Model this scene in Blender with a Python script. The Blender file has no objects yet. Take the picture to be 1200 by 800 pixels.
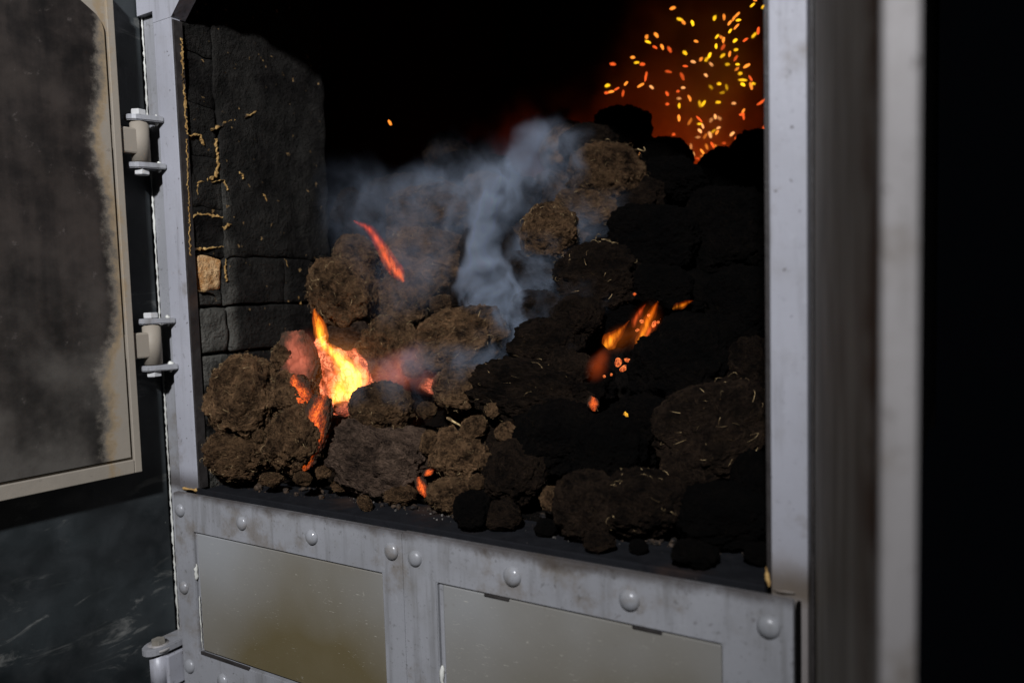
import bpy, bmesh, math, random
import numpy as np
from mathutils import Vector, Matrix, Quaternion

random.seed(7)
RNG = np.random.default_rng(11)
C = bpy.context.scene.collection
SC = bpy.context.scene

# ------------------------------------------------------------------ camera
CAM = np.array([1.4115, -1.0208, 0.5786])
YAW, PITCH, ROLL = (math.radians(a) for a in (-30.87, -3.842, -1.638))
FPX = 880.7                                   # focal length in pixels of a 1200 px wide frame
_f = np.array([math.sin(YAW)*math.cos(PITCH), math.cos(YAW)*math.cos(PITCH), math.sin(PITCH)])
_r = np.cross(_f, [0, 0, 1]); _r /= np.linalg.norm(_r); _u = np.cross(_r, _f)
CR = math.cos(ROLL)*_r + math.sin(ROLL)*_u
CU = -math.sin(ROLL)*_r + math.cos(ROLL)*_u
CF = _f
cam = bpy.data.cameras.new('camera'); camo = bpy.data.objects.new('camera', cam); C.objects.link(camo)
M3 = Matrix(((CR[0], CU[0], -CF[0]), (CR[1], CU[1], -CF[1]), (CR[2], CU[2], -CF[2])))
camo.matrix_world = Matrix.Translation(Vector(CAM)) @ M3.to_4x4()
cam.sensor_width = 36; cam.lens = FPX/1200*36; cam.clip_start = 0.02; cam.clip_end = 60
cam.dof.use_dof = True; cam.dof.focus_distance = 1.48; cam.dof.aperture_fstop = 1.9
SC.camera = camo

# ------------------------------------------------------------------ light and exposure
w = bpy.data.worlds.new('World'); SC.world = w; w.use_nodes = True
bg = w.node_tree.nodes['Background']; bg.inputs[0].default_value = (.6, .7, 1, 1); bg.inputs[1].default_value = 0.0012
sl = bpy.data.lights.new('work_lamp', 'SPOT'); so = bpy.data.objects.new('work_lamp', sl); C.objects.link(so)
LP = Vector((1.86, -2.95, 2.70)); AIM = Vector((0.15, 0.1, 0.76))
so.location = LP; so.rotation_euler = (AIM - LP).to_track_quat('-Z', 'Y').to_euler()
sl.energy = 1060; sl.color = (0.93, 0.94, 1.0); sl.shadow_soft_size = 0.10
sl.spot_size = math.radians(54); sl.spot_blend = 1.0
vs = SC.view_settings; vs.view_transform = 'Standard'; vs.look = 'None'; vs.exposure = 0; vs.gamma = 1
SC.cycles.use_denoising = True
SC.cycles.volume_max_steps = 64
SC.cycles.max_bounces = 4; SC.cycles.diffuse_bounces = 3; SC.cycles.glossy_bounces = 2; SC.cycles.volume_bounces = 0
SC.cycles.sample_clamp_indirect = 3.0

# ------------------------------------------------------------------ helpers
def ray(px, py):
    d = CF + CR*(px-600)/FPX - CU*(py-400)/FPX
    return d                                   # forward component is 1
def on_plane_x(px, py, x): d = ray(px, py); return CAM + d*((x-CAM[0])/d[0])
def on_plane_y(px, py, y): d = ray(px, py); return CAM + d*((y-CAM[1])/d[1])
def on_plane_z(px, py, z): d = ray(px, py); return CAM + d*((z-CAM[2])/d[2])
def sstep(a, b, x):
    t = min(1, max(0, (x-a)/(b-a))); return t*t*(3-2*t)
def pile_z(x, y):                              # height of the heap over the floor of the fire chamber
    k = 1.15 - 0.40*sstep(.55, 1.05, x)
    toe = .052 + .025*sstep(.1, .5, x) + .03*sstep(.7, 1.1, x)
    return .165 + k*(y-toe)
def face_z(x, y):                              # its face: stacked steeply beside the left jamb
    k = 4.2*(1-sstep(.06, .36, x))
    return pile_z(x, y) + min(.26*(1-sstep(.06, .36, x)), k*(y-.03-.03*sstep(.1, .5, x)) + (1-sstep(.06, .36, x))*1.15*.045)
def on_pile(px, py, lift=0.0):
    d = ray(px, py); t = .7
    while t < 4:
        p = CAM + d*t
        if p[1] > 0 and p[2] < face_z(p[0], p[1]): break
        t += .004
    return CAM + d*(t-lift), t-lift

def link(o, parent=None):
    C.objects.link(o)
    if parent is not None: o.parent = parent
    return o
def tag(o, label=None, cat=None, group=None, kind=None):
    for k, v in (('label', label), ('category', cat), ('group', group), ('kind', kind)):
        if v: o[k] = v
    return o
def empty(name, loc=(0, 0, 0), label=None, cat=None, group=None):
    o = bpy.data.objects.new(name, None); o.location = loc; o.empty_display_size = .05
    link(o); return tag(o, label, cat, group)
def mesh_obj(name, verts, faces, mat, parent=None, smooth=False, loc=None):
    me = bpy.data.meshes.new(name)
    me.from_pydata([tuple(map(float, v)) for v in verts], [], [tuple(map(int, f)) for f in faces])
    me.update()
    if smooth: me.polygons.foreach_set('use_smooth', [True]*len(me.polygons))
    if mat: me.materials.append(mat)
    o = bpy.data.objects.new(name, me)
    link(o, parent)
    if parent is not None:                     # vertices are given in world coordinates
        o.matrix_parent_inverse = parent_inv(parent)
    return o
def parent_inv(p):
    m = Matrix.LocRotScale(p.location, p.rotation_euler, p.scale)
    if p.parent: m = p.parent.matrix_parent_inverse @ m if False else m
    return m.inverted()
def bm_obj(name, bm, mat, parent=None, smooth=False):
    me = bpy.data.meshes.new(name); bm.to_mesh(me); bm.free()
    if smooth: me.polygons.foreach_set('use_smooth', [True]*len(me.polygons))
    me.materials.append(mat)
    o = bpy.data.objects.new(name, me); link(o, parent)
    if parent is not None: o.matrix_parent_inverse = parent_inv(parent)
    return o
def box_bm(x0, x1, y0, y1, z0, z1, bevel=0, seg=2, mat=None):
    bm = bmesh.new(); bmesh.ops.create_cube(bm, size=1)
    for v in bm.verts:
        v.co = Vector(((x0+x1)/2 + v.co.x*(x1-x0), (y0+y1)/2 + v.co.y*(y1-y0), (z0+z1)/2 + v.co.z*(z1-z0)))
    if bevel: bmesh.ops.bevel(bm, geom=bm.edges[:], offset=bevel, segments=seg, affect='EDGES', profile=.5)
    if mat is not None: bm.transform(mat)
    return bm
def poly_prism_bm(pts, y0, y1, bevel=0, holes=None):
    """outline in x,z extruded from y0 (front) to y1"""
    bm = bmesh.new()
    f = bm.faces.new([bm.verts.new((p[0], y0, p[1])) for p in pts])
    r = bmesh.ops.extrude_face_region(bm, geom=[f])
    for v in [g for g in r['geom'] if isinstance(g, bmesh.types.BMVert)]: v.co.y = y1
    bmesh.ops.recalc_face_normals(bm, faces=bm.faces[:])
    if bevel: bmesh.ops.bevel(bm, geom=bm.edges[:], offset=bevel, segments=2, affect='EDGES')
    return bm
def ring_plate_bm(o, i, y0, y1, bevel=.0015):
    """rectangular plate o=(x0,x1,z0,z1) with rectangular opening i"""
    bm = bmesh.new()
    def loop(r, y): return [bm.verts.new(p) for p in ((r[0], y, r[2]), (r[1], y, r[2]), (r[1], y, r[3]), (r[0], y, r[3]))]
    a, b, c, d = loop(o, y0), loop(i, y0), loop(o, y1), loop(i, y1)
    for k in range(4):
        n = (k+1) % 4
        bm.faces.new((a[k], a[n], b[n], b[k])); bm.faces.new((c[k], d[k], d[n], c[n]))
        bm.faces.new((a[k], c[k], c[n], a[n])); bm.faces.new((b[k], b[n], d[n], d[k]))
    bmesh.ops.recalc_face_normals(bm, faces=bm.faces[:])
    if bevel: bmesh.ops.bevel(bm, geom=[e for e in bm.edges if e.calc_face_angle(0) > .5], offset=bevel, segments=2, affect='EDGES')
    return bm
def cyl_bm(p, axis, r, h, seg=24, bevel=0, r2=None):
    bm = bmesh.new()
    bmesh.ops.create_cone(bm, cap_ends=True, segments=seg, radius1=r, radius2=r if r2 is None else r2, depth=h)
    if bevel: bmesh.ops.bevel(bm, geom=[e for e in bm.edges if e.calc_face_angle(0) > 1.2], offset=bevel, segments=2, affect='EDGES')
    q = Vector((0, 0, 1)).rotation_difference(Vector(axis))
    bm.transform(Matrix.Translation(Vector(p)) @ q.to_matrix().to_4x4())
    return bm

# vectorised gradient-free value noise -----------------------------------
_T = RNG.random((64, 64, 64)).astype(np.float32)
def vnoise(P):
    P = np.asarray(P); i = np.floor(P).astype(int); f = P - i; f = f*f*f*(f*(f*6-15)+10)
    o = 0
    for a in (0, 1):
        for b in (0, 1):
            for c in (0, 1):
                wt = (f[:, 0] if a else 1-f[:, 0])*(f[:, 1] if b else 1-f[:, 1])*(f[:, 2] if c else 1-f[:, 2])
                o = o + wt*_T[(i[:, 0]+a) & 63, (i[:, 1]+b) & 63, (i[:, 2]+c) & 63]
    return o*2-1
def fbm(P, oct=4, gain=.5):
    o = 0; a = 1
    for k in range(oct): o = o + a*vnoise(P*(2.03**k) + 7.3*k); a *= gain
    return o

# ------------------------------------------------------------------ node materials
class N:
    def __init__(s, name):
        s.m = bpy.data.materials.new(name); s.m.use_nodes = True
        s.t = s.m.node_tree; s.t.nodes.clear(); s.out = s.t.nodes.new('ShaderNodeOutputMaterial')
    def n(s, typ, **kw):
        nd = s.t.nodes.new(typ)
        for k, v in kw.items():
            if k[0] == '_': setattr(nd, k[1:], v)
        for k, v in kw.items():
            if k[0] != '_': s.set(nd.inputs[k.replace('__', ' ')], v)
        return nd
    def set(s, inp, v):
        if isinstance(v, bpy.types.NodeSocket): s.t.links.new(v, inp)
        elif isinstance(v, bpy.types.Node): s.t.links.new(v.outputs[0], inp)
        else: inp.default_value = v
    def math(s, op, a, b=None, c=None, clamp=False):
        nd = s.t.nodes.new('ShaderNodeMath'); nd.operation = op; nd.use_clamp = clamp
        for i, v in enumerate((a, b, c)):
            if v is not None: s.set(nd.inputs[i], v)
        return nd.outputs[0]
    def vmath(s, op, a, b=None, out=0):
        nd = s.t.nodes.new('ShaderNodeVectorMath'); nd.operation = op
        s.set(nd.inputs[0], a)
        if b is not None: s.set(nd.inputs[1 if op != 'SCALE' else 3], b)
        return nd.outputs['Value'] if op in ('DOT_PRODUCT', 'LENGTH', 'DISTANCE') else nd.outputs[0]
    def coord(s, which='Object'): return s.n('ShaderNodeTexCoord').outputs[which]
    def geo(s): return s.n('ShaderNodeNewGeometry').outputs['Position']
    def noise(s, vec, scale, detail=4, rough=.55, dist=0):
        return s.n('ShaderNodeTexNoise', Vector=vec, Scale=scale, Detail=detail, Roughness=rough, Distortion=dist).outputs['Fac']
    def ramp(s, fac, stops, interp='LINEAR'):
        nd = s.n('ShaderNodeValToRGB', Fac=fac); cr = nd.color_ramp; cr.interpolation = interp
        while len(cr.elements) < len(stops): cr.elements.new(.5)
        for e, (p, c) in zip(cr.elements, stops):
            e.position = p; e.color = (c, c, c, 1) if not hasattr(c, '__len__') else (*c, 1)
        return nd.outputs[0]
    def mix(s, fac, a, b):
        nd = s.t.nodes.new('ShaderNodeMix'); nd.data_type = 'RGBA'
        s.set(nd.inputs[0], fac)
        for i, v in ((6, a), (7, b)): s.set(nd.inputs[i], (*v, 1) if isinstance(v, tuple) and len(v) == 3 else v)
        return nd.outputs[2]
    def mr(s, v, a, b, c=0., d=1., smooth=True):
        nd = s.n('ShaderNodeMapRange', _interpolation_type='SMOOTHSTEP' if smooth else 'LINEAR')
        for k, x in zip(('Value', 'From Min', 'From Max', 'To Min', 'To Max'), (v, a, b, c, d)): s.set(nd.inputs[k], x)
        return nd.outputs[0]
    def bsdf(s, col, rough=.8, metal=0., spec=.5, bump=None, bstr=.3, bdist=.002):
        b = s.n('ShaderNodeBsdfPrincipled'); s.set(b.inputs['Base Color'], (*col, 1) if isinstance(col, tuple) else col)
        s.set(b.inputs['Roughness'], rough); s.set(b.inputs['Metallic'], metal); s.set(b.inputs['Specular IOR Level'], spec)
        if bump is not None:
            bp = s.n('ShaderNodeBump', Height=bump, Strength=bstr, Distance=bdist); s.t.links.new(bp.outputs[0], b.inputs['Normal'])
        s.t.links.new(b.outputs[0], s.out.inputs['Surface']); return b

def paint_mat(name, base, dirt, warm=0., rough=.45, chips=.0, burn=False):
    """old brush painted steel: uneven sheen, dust, heat stain, small chips"""
    m = N(name); p = m.geo()
    big = m.noise(p, 3.5, 3); fine = m.noise(p, 60, 5, .65); mid = m.noise(p, 14, 4, .6)
    st = m.n('ShaderNodeMapping', Vector=p, Scale=(160, 160, 14)).outputs[0]
    brush = m.noise(st, 1.0, 3, .6)
    col = m.mix(m.mr(big, .35, .75), base, tuple(c*.82 for c in base))
    col = m.mix(m.mr(mid, .5, .8, 0, .35), col, dirt)
    col = m.mix(m.mr(fine, .60, .78, 0, .35), col, tuple(min(1, c*1.3) for c in base))
    col = m.mix(m.mr(fine, .40, .28, 0, .5), col, tuple(c*.45 for c in dirt))
    if chips:
        ch = m.noise(p, 95, 2, .5)
        col = m.mix(m.mr(ch, .70, .73, 0, chips), col, (.035, .022, .016))
    strk = m.noise(m.n('ShaderNodeMapping', Vector=p, Scale=(34, 34, 3.0)).outputs[0], 1, 5, .65)
    col = m.mix(m.mr(strk, .50, .72, 0, .38), col, tuple(c*.55 for c in dirt))
    blot = m.noise(m.vmath('ADD', p, (3.1, 1.7, .4)), 8, 6, .7)
    col = m.mix(m.mr(blot, .53, .70, 0, .55), col, (.11, .085, .055))
    col = m.mix(m.mr(m.noise(p, 190, 3, .7), .63, .72, 0, .5), col, tuple(c*.35 for c in dirt))
    zz = m.n('ShaderNodeSeparateXYZ', Vector=p).outputs
    if burn:                                   # soot and rust baked on along the foot of the opening and up the right jamb foot
        b1 = m.mr(m.math('ADD', zz[2], m.math('MULTIPLY', m.math('SUBTRACT', blot, .5), .05)), .148, .168)
        b2 = m.math('MULTIPLY', m.mr(m.math('ADD', zz[2], m.math('MULTIPLY', m.math('SUBTRACT', blot, .5), .12)), .25, .15), m.math('MULTIPLY', m.mr(zz[0], 1.15, 1.2), m.mr(zz[1], -.012, -.006)))
        col = m.mix(m.math('MULTIPLY', m.math('MULTIPLY', b1, m.mr(zz[2], .22, .175)), .75), col, (.035, .026, .02))
        col = m.mix(m.math('MULTIPLY', b2, .6), col, (.11, .08, .045))
    h = m.math('ADD', m.math('MULTIPLY', brush, .6), m.math('MULTIPLY', fine, .8))
    h = m.math('ADD', h, m.math('MULTIPLY', mid, 1.5))
    m.bsdf(col, m.mr(mid, .3, .7, rough-.08, rough+.18), 0, .45, h, .35, .0012)
    return m.m

MAT = {}
MAT['lilac'] = paint_mat('grey_lilac_paint', (.305, .308, .335), (.18, .17, .16), chips=.8, burn=True)
MAT['jamb_low'] = paint_mat('stained_grey_paint', (.20, .185, .155), (.10, .07, .04), chips=.8)
MAT['grey'] = paint_mat('grey_paint', (.245, .248, .258), (.12, .112, .092), chips=.3, rough=.29, burn=True)
MAT['flange'] = paint_mat('pale_grey_paint', (.29, .275, .265), (.17, .145, .12), chips=.5)
MAT['bead'] = paint_mat('pale_weld', (.55, .55, .50), (.30, .28, .24), rough=.4)

def inset_mat():
    m = N('heat_stained_panel_paint'); p = m.geo()
    big = m.noise(p, 2.6, 3, .5); mid = m.noise(p, 11, 4); fine = m.noise(p, 70, 5, .7)
    x = m.n('ShaderNodeSeparateXYZ', Vector=p)
    stain = m.math('ADD', m.mr(x.outputs[2], .10, -.20, 0, .75), m.math('MULTIPLY', m.math('SUBTRACT', big, .5), 1.3))
    edge = m.mr(m.math('ABSOLUTE', m.math('SUBTRACT', m.math('FRACT', m.math('DIVIDE', m.math('SUBTRACT', x.outputs[0], .0), .62)), .55)), .5, .1, 0, .6)
    col = m.mix(m.math('MULTIPLY', m.math('ADD', stain, edge), .9, clamp=True), (.235, .24, .24), (.100, .080, .040))
    scr = None
    for rot in ((.3, .9, .5), (.2, -.7, .3), (.1, 1.5, .2)):
        sc = m.n('ShaderNodeMapping', Vector=p, Rotation=rot, Scale=(60, 60, 420)).outputs[0]
        q = m.math('MULTIPLY', m.mr(m.noise(sc, 1, 2, .6), .68, .74), m.mr(m.noise(m.vmath('ADD', p, rot), 8, 2), .46, .62))
        scr = q if scr is None else m.math('MAXIMUM', scr, q)
    col = m.mix(m.math('MULTIPLY', scr, .4), col, (.46, .44, .37))
    col = m.mix(m.mr(fine, .66, .75, 0, .4), col, (.42, .40, .34))
    col = m.mix(m.mr(mid, .33, .25, 0, .6), col, (.06, .04, .02))
    m.bsdf(col, m.mr(mid, .3, .7, .34, .55), 0, .5, m.math('ADD', fine, m.math('MULTIPLY', scr, .7)), .25, .001)
    return m.m
MAT['inset'] = inset_mat()

def dark_wall_mat():
    m = N('dark_teal_paint'); p = m.geo()
    big = m.noise(p, 4, 4); mid = m.noise(p, 16, 5, .6, .6); fine = m.noise(p, 90, 4, .7)
    col = m.mix(m.mr(big, .35, .7), (.005, .0066, .0072), (.022, .0275, .029))
    sc = m.n('ShaderNodeMapping', Vector=p, Rotation=(.5, .2, 0), Scale=(8, 8, 26)).outputs[0]
    scuff = m.math('MULTIPLY', m.mr(m.noise(sc, 1, 6, .68, .8), .55, .72), m.mr(big, .42, .58))
    col = m.mix(m.math('MULTIPLY', scuff, .7), col, (.17, .17, .155))
    col = m.mix(m.mr(fine, .70, .78, 0, .5), col, (.22, .22, .19))
    m.bsdf(col, m.mr(mid, .3, .7, .38, .65), 0, .5, m.math('ADD', mid, m.math('MULTIPLY', fine, .5)), .35, .002)
    return m.m
MAT['darkwall'] = dark_wall_mat()

DOOR_ROT = math.radians(-96.0)     # swung open towards the camera
def door_mat(name, frame):
    """inner face of the fire door: buff paint scorched to soot except along hinge edge and a patch low down"""
    m = N(name); p = m.coord('Object')
    x = m.n('ShaderNodeSeparateXYZ', Vector=p)
    a, z = x.outputs[0], x.outputs[2]
    wob = m.math('MULTIPLY', m.math('SUBTRACT', m.noise(p, 7, 5, .6), .5), .045)
    wob2 = m.math('MULTIPLY', m.math('SUBTRACT', m.noise(p, 38, 6, .75), .5), .055)
    ae = m.math('ADD', a, m.math('ADD', wob, wob2))
    # how far the clean paint reaches from the hinge edge, by height: two scallops at the hinges
    def hump(c, wd, amp): return m.math('MULTIPLY', m.mr(m.math('ABSOLUTE', m.math('SUBTRACT', z, c)), 0, wd, 1, 0), amp)
    reach = m.math('ADD', m.math('ADD', hump(.71, .13, .022), hump(.23, .14, .034)), .067)
    reach = m.math('ADD', reach, m.mr(z, .22, .07, 0, .040))
    soot = m.mr(m.math('SUBTRACT', ae, reach), -.006, .030)
    rim = m.math('MULTIPLY', m.mr(m.math('SUBTRACT', ae, reach), -.016, .002), m.mr(m.math('SUBTRACT', ae, reach), .018, .002))
    n1 = m.noise(p, 5, 4, .6); n2 = m.noise(p, 40, 5, .7)
    clean = m.mix(n1, (.27, .235, .185), (.20, .178, .145))
    clean = m.mix(m.math('MULTIPLY', rim, .5), clean, (.24, .155, .06))
    st = m.n('ShaderNodeMapping', Vector=p, Scale=(30, 30, 2.5)).outputs[0]
    bl = m.noise(p, 11, 6, .68)
    sootc = m.mix(m.mr(m.math('ADD', m.math('MULTIPLY', m.noise(st, 1, 4), .5), m.math('ADD', m.math('MULTIPLY', bl, .8), m.math('MULTIPLY', n1, .5))), .68, 1.15), (.0045, .0036, .003), (.032, .025, .0205))
    sootc = m.mix(m.mr(n2, .62, .75, 0, .5), sootc, (.10, .085, .075))
    grey = m.math('MULTIPLY', m.mr(z, .55, .12), m.mr(n1, .35, .6, .3, 1))
    sootc = m.mix(m.math('MULTIPLY', grey, m.mr(bl, .3, .7, .35, .85)), sootc, (.075, .069, .059))
    blot = m.mr(m.noise(p, 30, 2, .5), .74, .77)
    sootc = m.mix(m.math('MULTIPLY', m.math('MULTIPLY', blot, m.mr(z, .40, .22)), .8), sootc, (.30, .22, .13))
    if frame: soot = m.math('MULTIPLY', soot, m.mr(m.noise(p, 18, 4), .35, .65, .0, .12))
    col = m.mix(soot, clean, sootc)
    col = m.mix(m.mr(n2, .36, .25, 0, .4), col, (.03, .022, .017))
    m.bsdf(col, m.mr(n1, .3, .7, .55, .8), 0, .2, m.math('ADD', n2, n1), .35, .0015)
    return m.m
MAT['doorpanel'] = door_mat('scorched_door_paint', False)
MAT['doorframe'] = door_mat('buff_door_paint', True)

def soot_mat():
    m = N('soot_black'); p = m.geo(); n = m.noise(p, 25, 5, .65)
    m.bsdf(m.mix(n, (.0012, .0011, .0010), (.0036, .0032, .003)), .95, 0, .04, n, .5, .004); return m.m
MAT['soot'] = soot_mat()

def brick_mat(name, spalled=False):
    m = N(name); p = m.geo(); info = m.n('ShaderNodeObjectInfo').outputs['Random']
    big = m.noise(p, 7, 4, .6); mid = m.noise(p, 35, 5, .65); fine = m.noise(p, 120, 4, .7)
    if spalled:
        col = m.mix(m.mr(mid, .35, .62), (.36, .17, .055), (.58, .38, .19))
        col = m.mix(m.mr(big, .62, .70), col, (.05, .035, .022))
    else:
        z = m.n('ShaderNodeSeparateXYZ', Vector=p).outputs
        low = m.math('MULTIPLY', m.mr(z[2], .66, .50), m.mr(z[1], .14, .09))
        band = m.math('MULTIPLY', m.mr(m.math('ABSOLUTE', m.math('SUBTRACT', z[1], .108)), .028, .0), m.mr(z[2], .92, .70))
        low = m.math('MAXIMUM', low, m.math('MULTIPLY', band, .8))
        ash = m.math('MULTIPLY', m.mr(m.math('ADD', big, m.math('MULTIPLY', info, .12)), .40, .66), m.math('ADD', m.math('MULTIPLY', low, .85), .10))
        col = m.mix(m.mr(mid, .3, .7), (.0025, .0023, .0021), (.0095, .0083, .0073))
        col = m.mix(ash, col, (.085, .082, .070))
        chip = m.math('MULTIPLY', m.mr(m.noise(p, 48, 3, .6), .675, .705), .85)
        col = m.mix(chip, col, (.22, .14, .06))
        col = m.mix(m.mr(fine, .70, .78, 0, .5), col, (.09, .085, .075))
    h = m.math('ADD', m.math('MULTIPLY', mid, 1.5), fine)
    m.bsdf(col, .95, 0, .08, h, 1.0, .008); return m.m
MAT['brick'] = brick_mat('sooty_firebrick'); MAT['spall'] = brick_mat('spalled_firebrick', True)
def clay_mat():
    m = N('ochre_clay'); p = m.geo(); n = m.noise(p, 70, 5, .7); b = m.noise(p, 16, 3)
    col = m.mix(m.mr(n, .3, .7), (.22, .12, .035), (.42, .27, .10)); col = m.mix(m.mr(b, .52, .62), col, (.03, .02, .012))
    m.bsdf(col, .95, 0, .2, n, .7, .003); return m.m
MAT['clay'] = clay_mat()
def iron_mat(name, c1, c2, rough=.6, rust=.3, spec=.4):
    m = N(name); p = m.geo(); n = m.noise(p, 30, 5, .65); b = m.noise(p, 6, 3); f = m.noise(p, 140, 3, .7)
    col = m.mix(n, c1, c2); col = m.mix(m.mr(b, .56, .72, 0, rust), col, (.06, .03, .016)); col = m.mix(m.mr(f, .68, .78, 0, .4), col, (.16, .14, .12))
    m.bsdf(col, m.mr(n, .3, .7, rough-.12, rough+.15), .0, spec, m.math('ADD', n, f), .5, .002); return m.m
MAT['sill'] = iron_mat('burnt_sill_iron', (.004, .0042, .005), (.012, .0125, .0145), .8, .3, .08)
MAT['iron'] = iron_mat('black_iron', (.010, .009, .009), (.03, .025, .022), .6, .5)
MAT['bolt'] = iron_mat('worn_bright_steel', (.34, .34, .34), (.50, .50, .48), .38, .15)
MAT['rivet'] = paint_mat('rivet_paint', (.235, .24, .25), (.12, .115, .10), rough=.2)

def bpy_mul(m): [nd for nd in m.t.nodes if nd.bl_idname == 'ShaderNodeMix'][-1].blend_type = 'MULTIPLY'
def peat_mat(name, dark, light, tan, tanamt):
    m = N(name); p = m.coord('Object'); info = m.n('ShaderNodeObjectInfo').outputs['Random']
    pp = m.vmath('ADD', p, m.n('ShaderNodeCombineXYZ', X=m.math('MULTIPLY', info, 37), Y=m.math('MULTIPLY', info, 11)).outputs[0])
    big = m.noise(pp, 1.4, 4, .6); mid = m.noise(pp, 4.5, 6, .70, .4); fine = m.noise(pp, 13, 5, .72)
    col = m.mix(m.mr(m.math('ADD', m.math('MULTIPLY', big, .5), m.math('MULTIPLY', mid, .6)), .38, .72), dark, light)
    fib = m.n('ShaderNodeMapping', Vector=m.vmath('ADD', pp, m.vmath('SCALE', m.n('ShaderNodeTexNoise', Vector=pp, Scale=2.0).outputs['Color'], 1.6)), Scale=(2.5, 15, 15)).outputs[0]
    fs = m.mr(m.noise(fib, 1, 3, .65), .60, .74)
    fs = m.math('MULTIPLY', fs, m.mr(big, .38, .62))
    col = m.mix(m.math('MULTIPLY', fs, tanamt), col, tan)
    col = m.mix(m.mr(fine, .64, .74, 0, tanamt), col, tan)
    col = m.mix(m.mr(fine, .46, .30, 0, .85), col, tuple(c*.5 for c in dark))
    col = m.mix(1., col, m.math('ADD', .62, m.math('MULTIPLY', info, .6)))
    bpy_mul(m)
    h = m.math('ADD', m.math('ADD', m.math('MULTIPLY', mid, 1.4), m.math('MULTIPLY', fine, .8)), m.math('MULTIPLY', fs, .4))
    m.bsdf(col, 1.0, 0, .05, h, 1.0, .06)
    return m.m
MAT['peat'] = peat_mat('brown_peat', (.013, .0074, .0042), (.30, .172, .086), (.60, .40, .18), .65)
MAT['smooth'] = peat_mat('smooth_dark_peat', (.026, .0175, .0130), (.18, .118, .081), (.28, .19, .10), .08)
MAT['deep_shade'] = peat_mat('deep_shade_peat', (.0009, .0008, .0007), (.0070, .0051, .0037), (.07, .042, .018), .4)  # near-black tone: shade on the right of the heap put into the colour
MAT['dim'] = peat_mat('shaded_peat', (.006, .0042, .0030), (.046, .029, .018), (.26, .16, .07), .5)  # darker copy of the peat, weak light on these clods painted in
def flat_mat(name, c1, c2):
    m = N(name); info = m.n('ShaderNodeObjectInfo').outputs['Random']; n = m.noise(m.geo(), 90, 2)
    m.bsdf(m.mix(m.mr(n, .35, .65), c1, c2), .8, 0, .3); return m.m
MAT['straw'] = flat_mat('dry_straw', (.10, .06, .025), (.46, .33, .16))
MAT['fuzz'] = flat_mat('peat_fibre', (.035, .022, .012), (.17, .105, .05))
MAT['crumb'] = flat_mat('peat_crumb', (.004, .003, .0025), (.045, .028, .016))
MAT['ash'] = flat_mat('pale_ash', (.05, .045, .04), (.17, .155, .135))

def ember_mat(name, hot, deep, scale, gain, dark=.25, fade=False):
    """incandescent peat: bright plates split by cooler cracks"""
    m = N(name); p = m.coord('Object')
    wv = m.vmath('ADD', p, m.vmath('SCALE', m.n('ShaderNodeTexNoise', Vector=p, Scale=scale*.8).outputs['Color'], .35/scale*3))
    v = m.n('ShaderNodeTexVoronoi', _feature='DISTANCE_TO_EDGE', Vector=wv, Scale=scale).outputs['Distance']
    crack = m.mr(v, .0, .10)
    heat = m.mr(m.noise(p, scale*.5, 4, .6), .30, .62)
    e = m.math('MULTIPLY', m.math('ADD', m.math('MULTIPLY', crack, 1-dark), dark), m.math('ADD', m.math('MULTIPLY', heat, .9), .1))
    col = m.mix(m.math('MULTIPLY', crack, heat), deep, hot)
    if fade:                                   # the glow sits in the middle of the face and dies out to dark peat at its rim
        xy = m.n('ShaderNodeSeparateXYZ', Vector=p).outputs
        rad = m.math('ADD', m.math('ABSOLUTE', xy[0]), m.math('MULTIPLY', m.math('ABSOLUTE', xy[1]), .6))
        rad = m.math('ADD', rad, m.math('MULTIPLY', m.math('SUBTRACT', m.noise(p, 4, 4, .65), .5), 1.1))
        e = m.math('MULTIPLY', e, m.mr(rad, 1.0, .15))
    b = m.bsdf((.04, .024, .015), .9, 0, .1, v, .6, .01)
    m.set(b.inputs['Emission Color'], col); m.set(b.inputs['Emission Strength'], m.math('MULTIPLY', e, gain))
    return m.m
MAT['ember_hot'] = ember_mat('glowing_ember', (1, .30, .14), (.95, .10, .03), 5.5, 1.35, .35)
MAT['ember_or'] = ember_mat('orange_ember', (1, .17, .02), (.9, .06, .006), 7, 1.5, .35, True)
MAT['ember_pink'] = ember_mat('pink_ember', (1, .24, .12), (.6, .07, .03), 6, 1.0, .3, True)
MAT['firelight_core'] = ember_mat('firelight_core', (1, .26, .10), (1, .12, .03), 3, 9.0, .5)
MAT['ember_dull'] = ember_mat('dull_pink_ember', (1, .23, .13), (.9, .17, .09), 1.2, .62, .7, True)
MAT['ember_sp'] = ember_mat('ember_crumb', (1, .26, .06), (1, .12, .02), 1.6, 1.25, .3)
MAT['ember_ye'] = ember_mat('yellow_ember', (1, .55, .03), (1, .35, .02), 2, 1.3, .6)
MAT['ember_bed'] = ember_mat('fire_bed', (1, .105, .006), (.9, .045, .003), 6, 3.0, .5)

# ------------------------------------------------------------------ the setting: fire chamber
def structure(name, bm, mat): return tag(bm_obj(name, bm, mat), kind='structure')
structure('chamber_floor', box_bm(-.35, 1.2598, .125, 1.95, .06, .160), MAT['soot'])
structure('chamber_back_wall', box_bm(-.35, 1.34, 1.9502, 2.05, .06, 2.0), MAT['soot'])
structure('chamber_left_wall', box_bm(-.45, -.3502, .40, 2.05, .06, 2.0), MAT['soot'])
structure('chamber_right_wall', box_bm(1.26, 1.34, .035, 1.9498, .161, 2.0), MAT['soot'])
structure('chamber_ceiling', box_bm(-.45, 1.34, .035, 2.05, 2.001, 2.08), MAT['soot'])

# ------------------------------------------------------------------ opening frame
ZL, ZT = .172, 1.160
frame = empty('furnace_frame', (0, 0, 0), 'grey lilac painted steel surround of the fire opening with hinge lugs', 'door frame')
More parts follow.
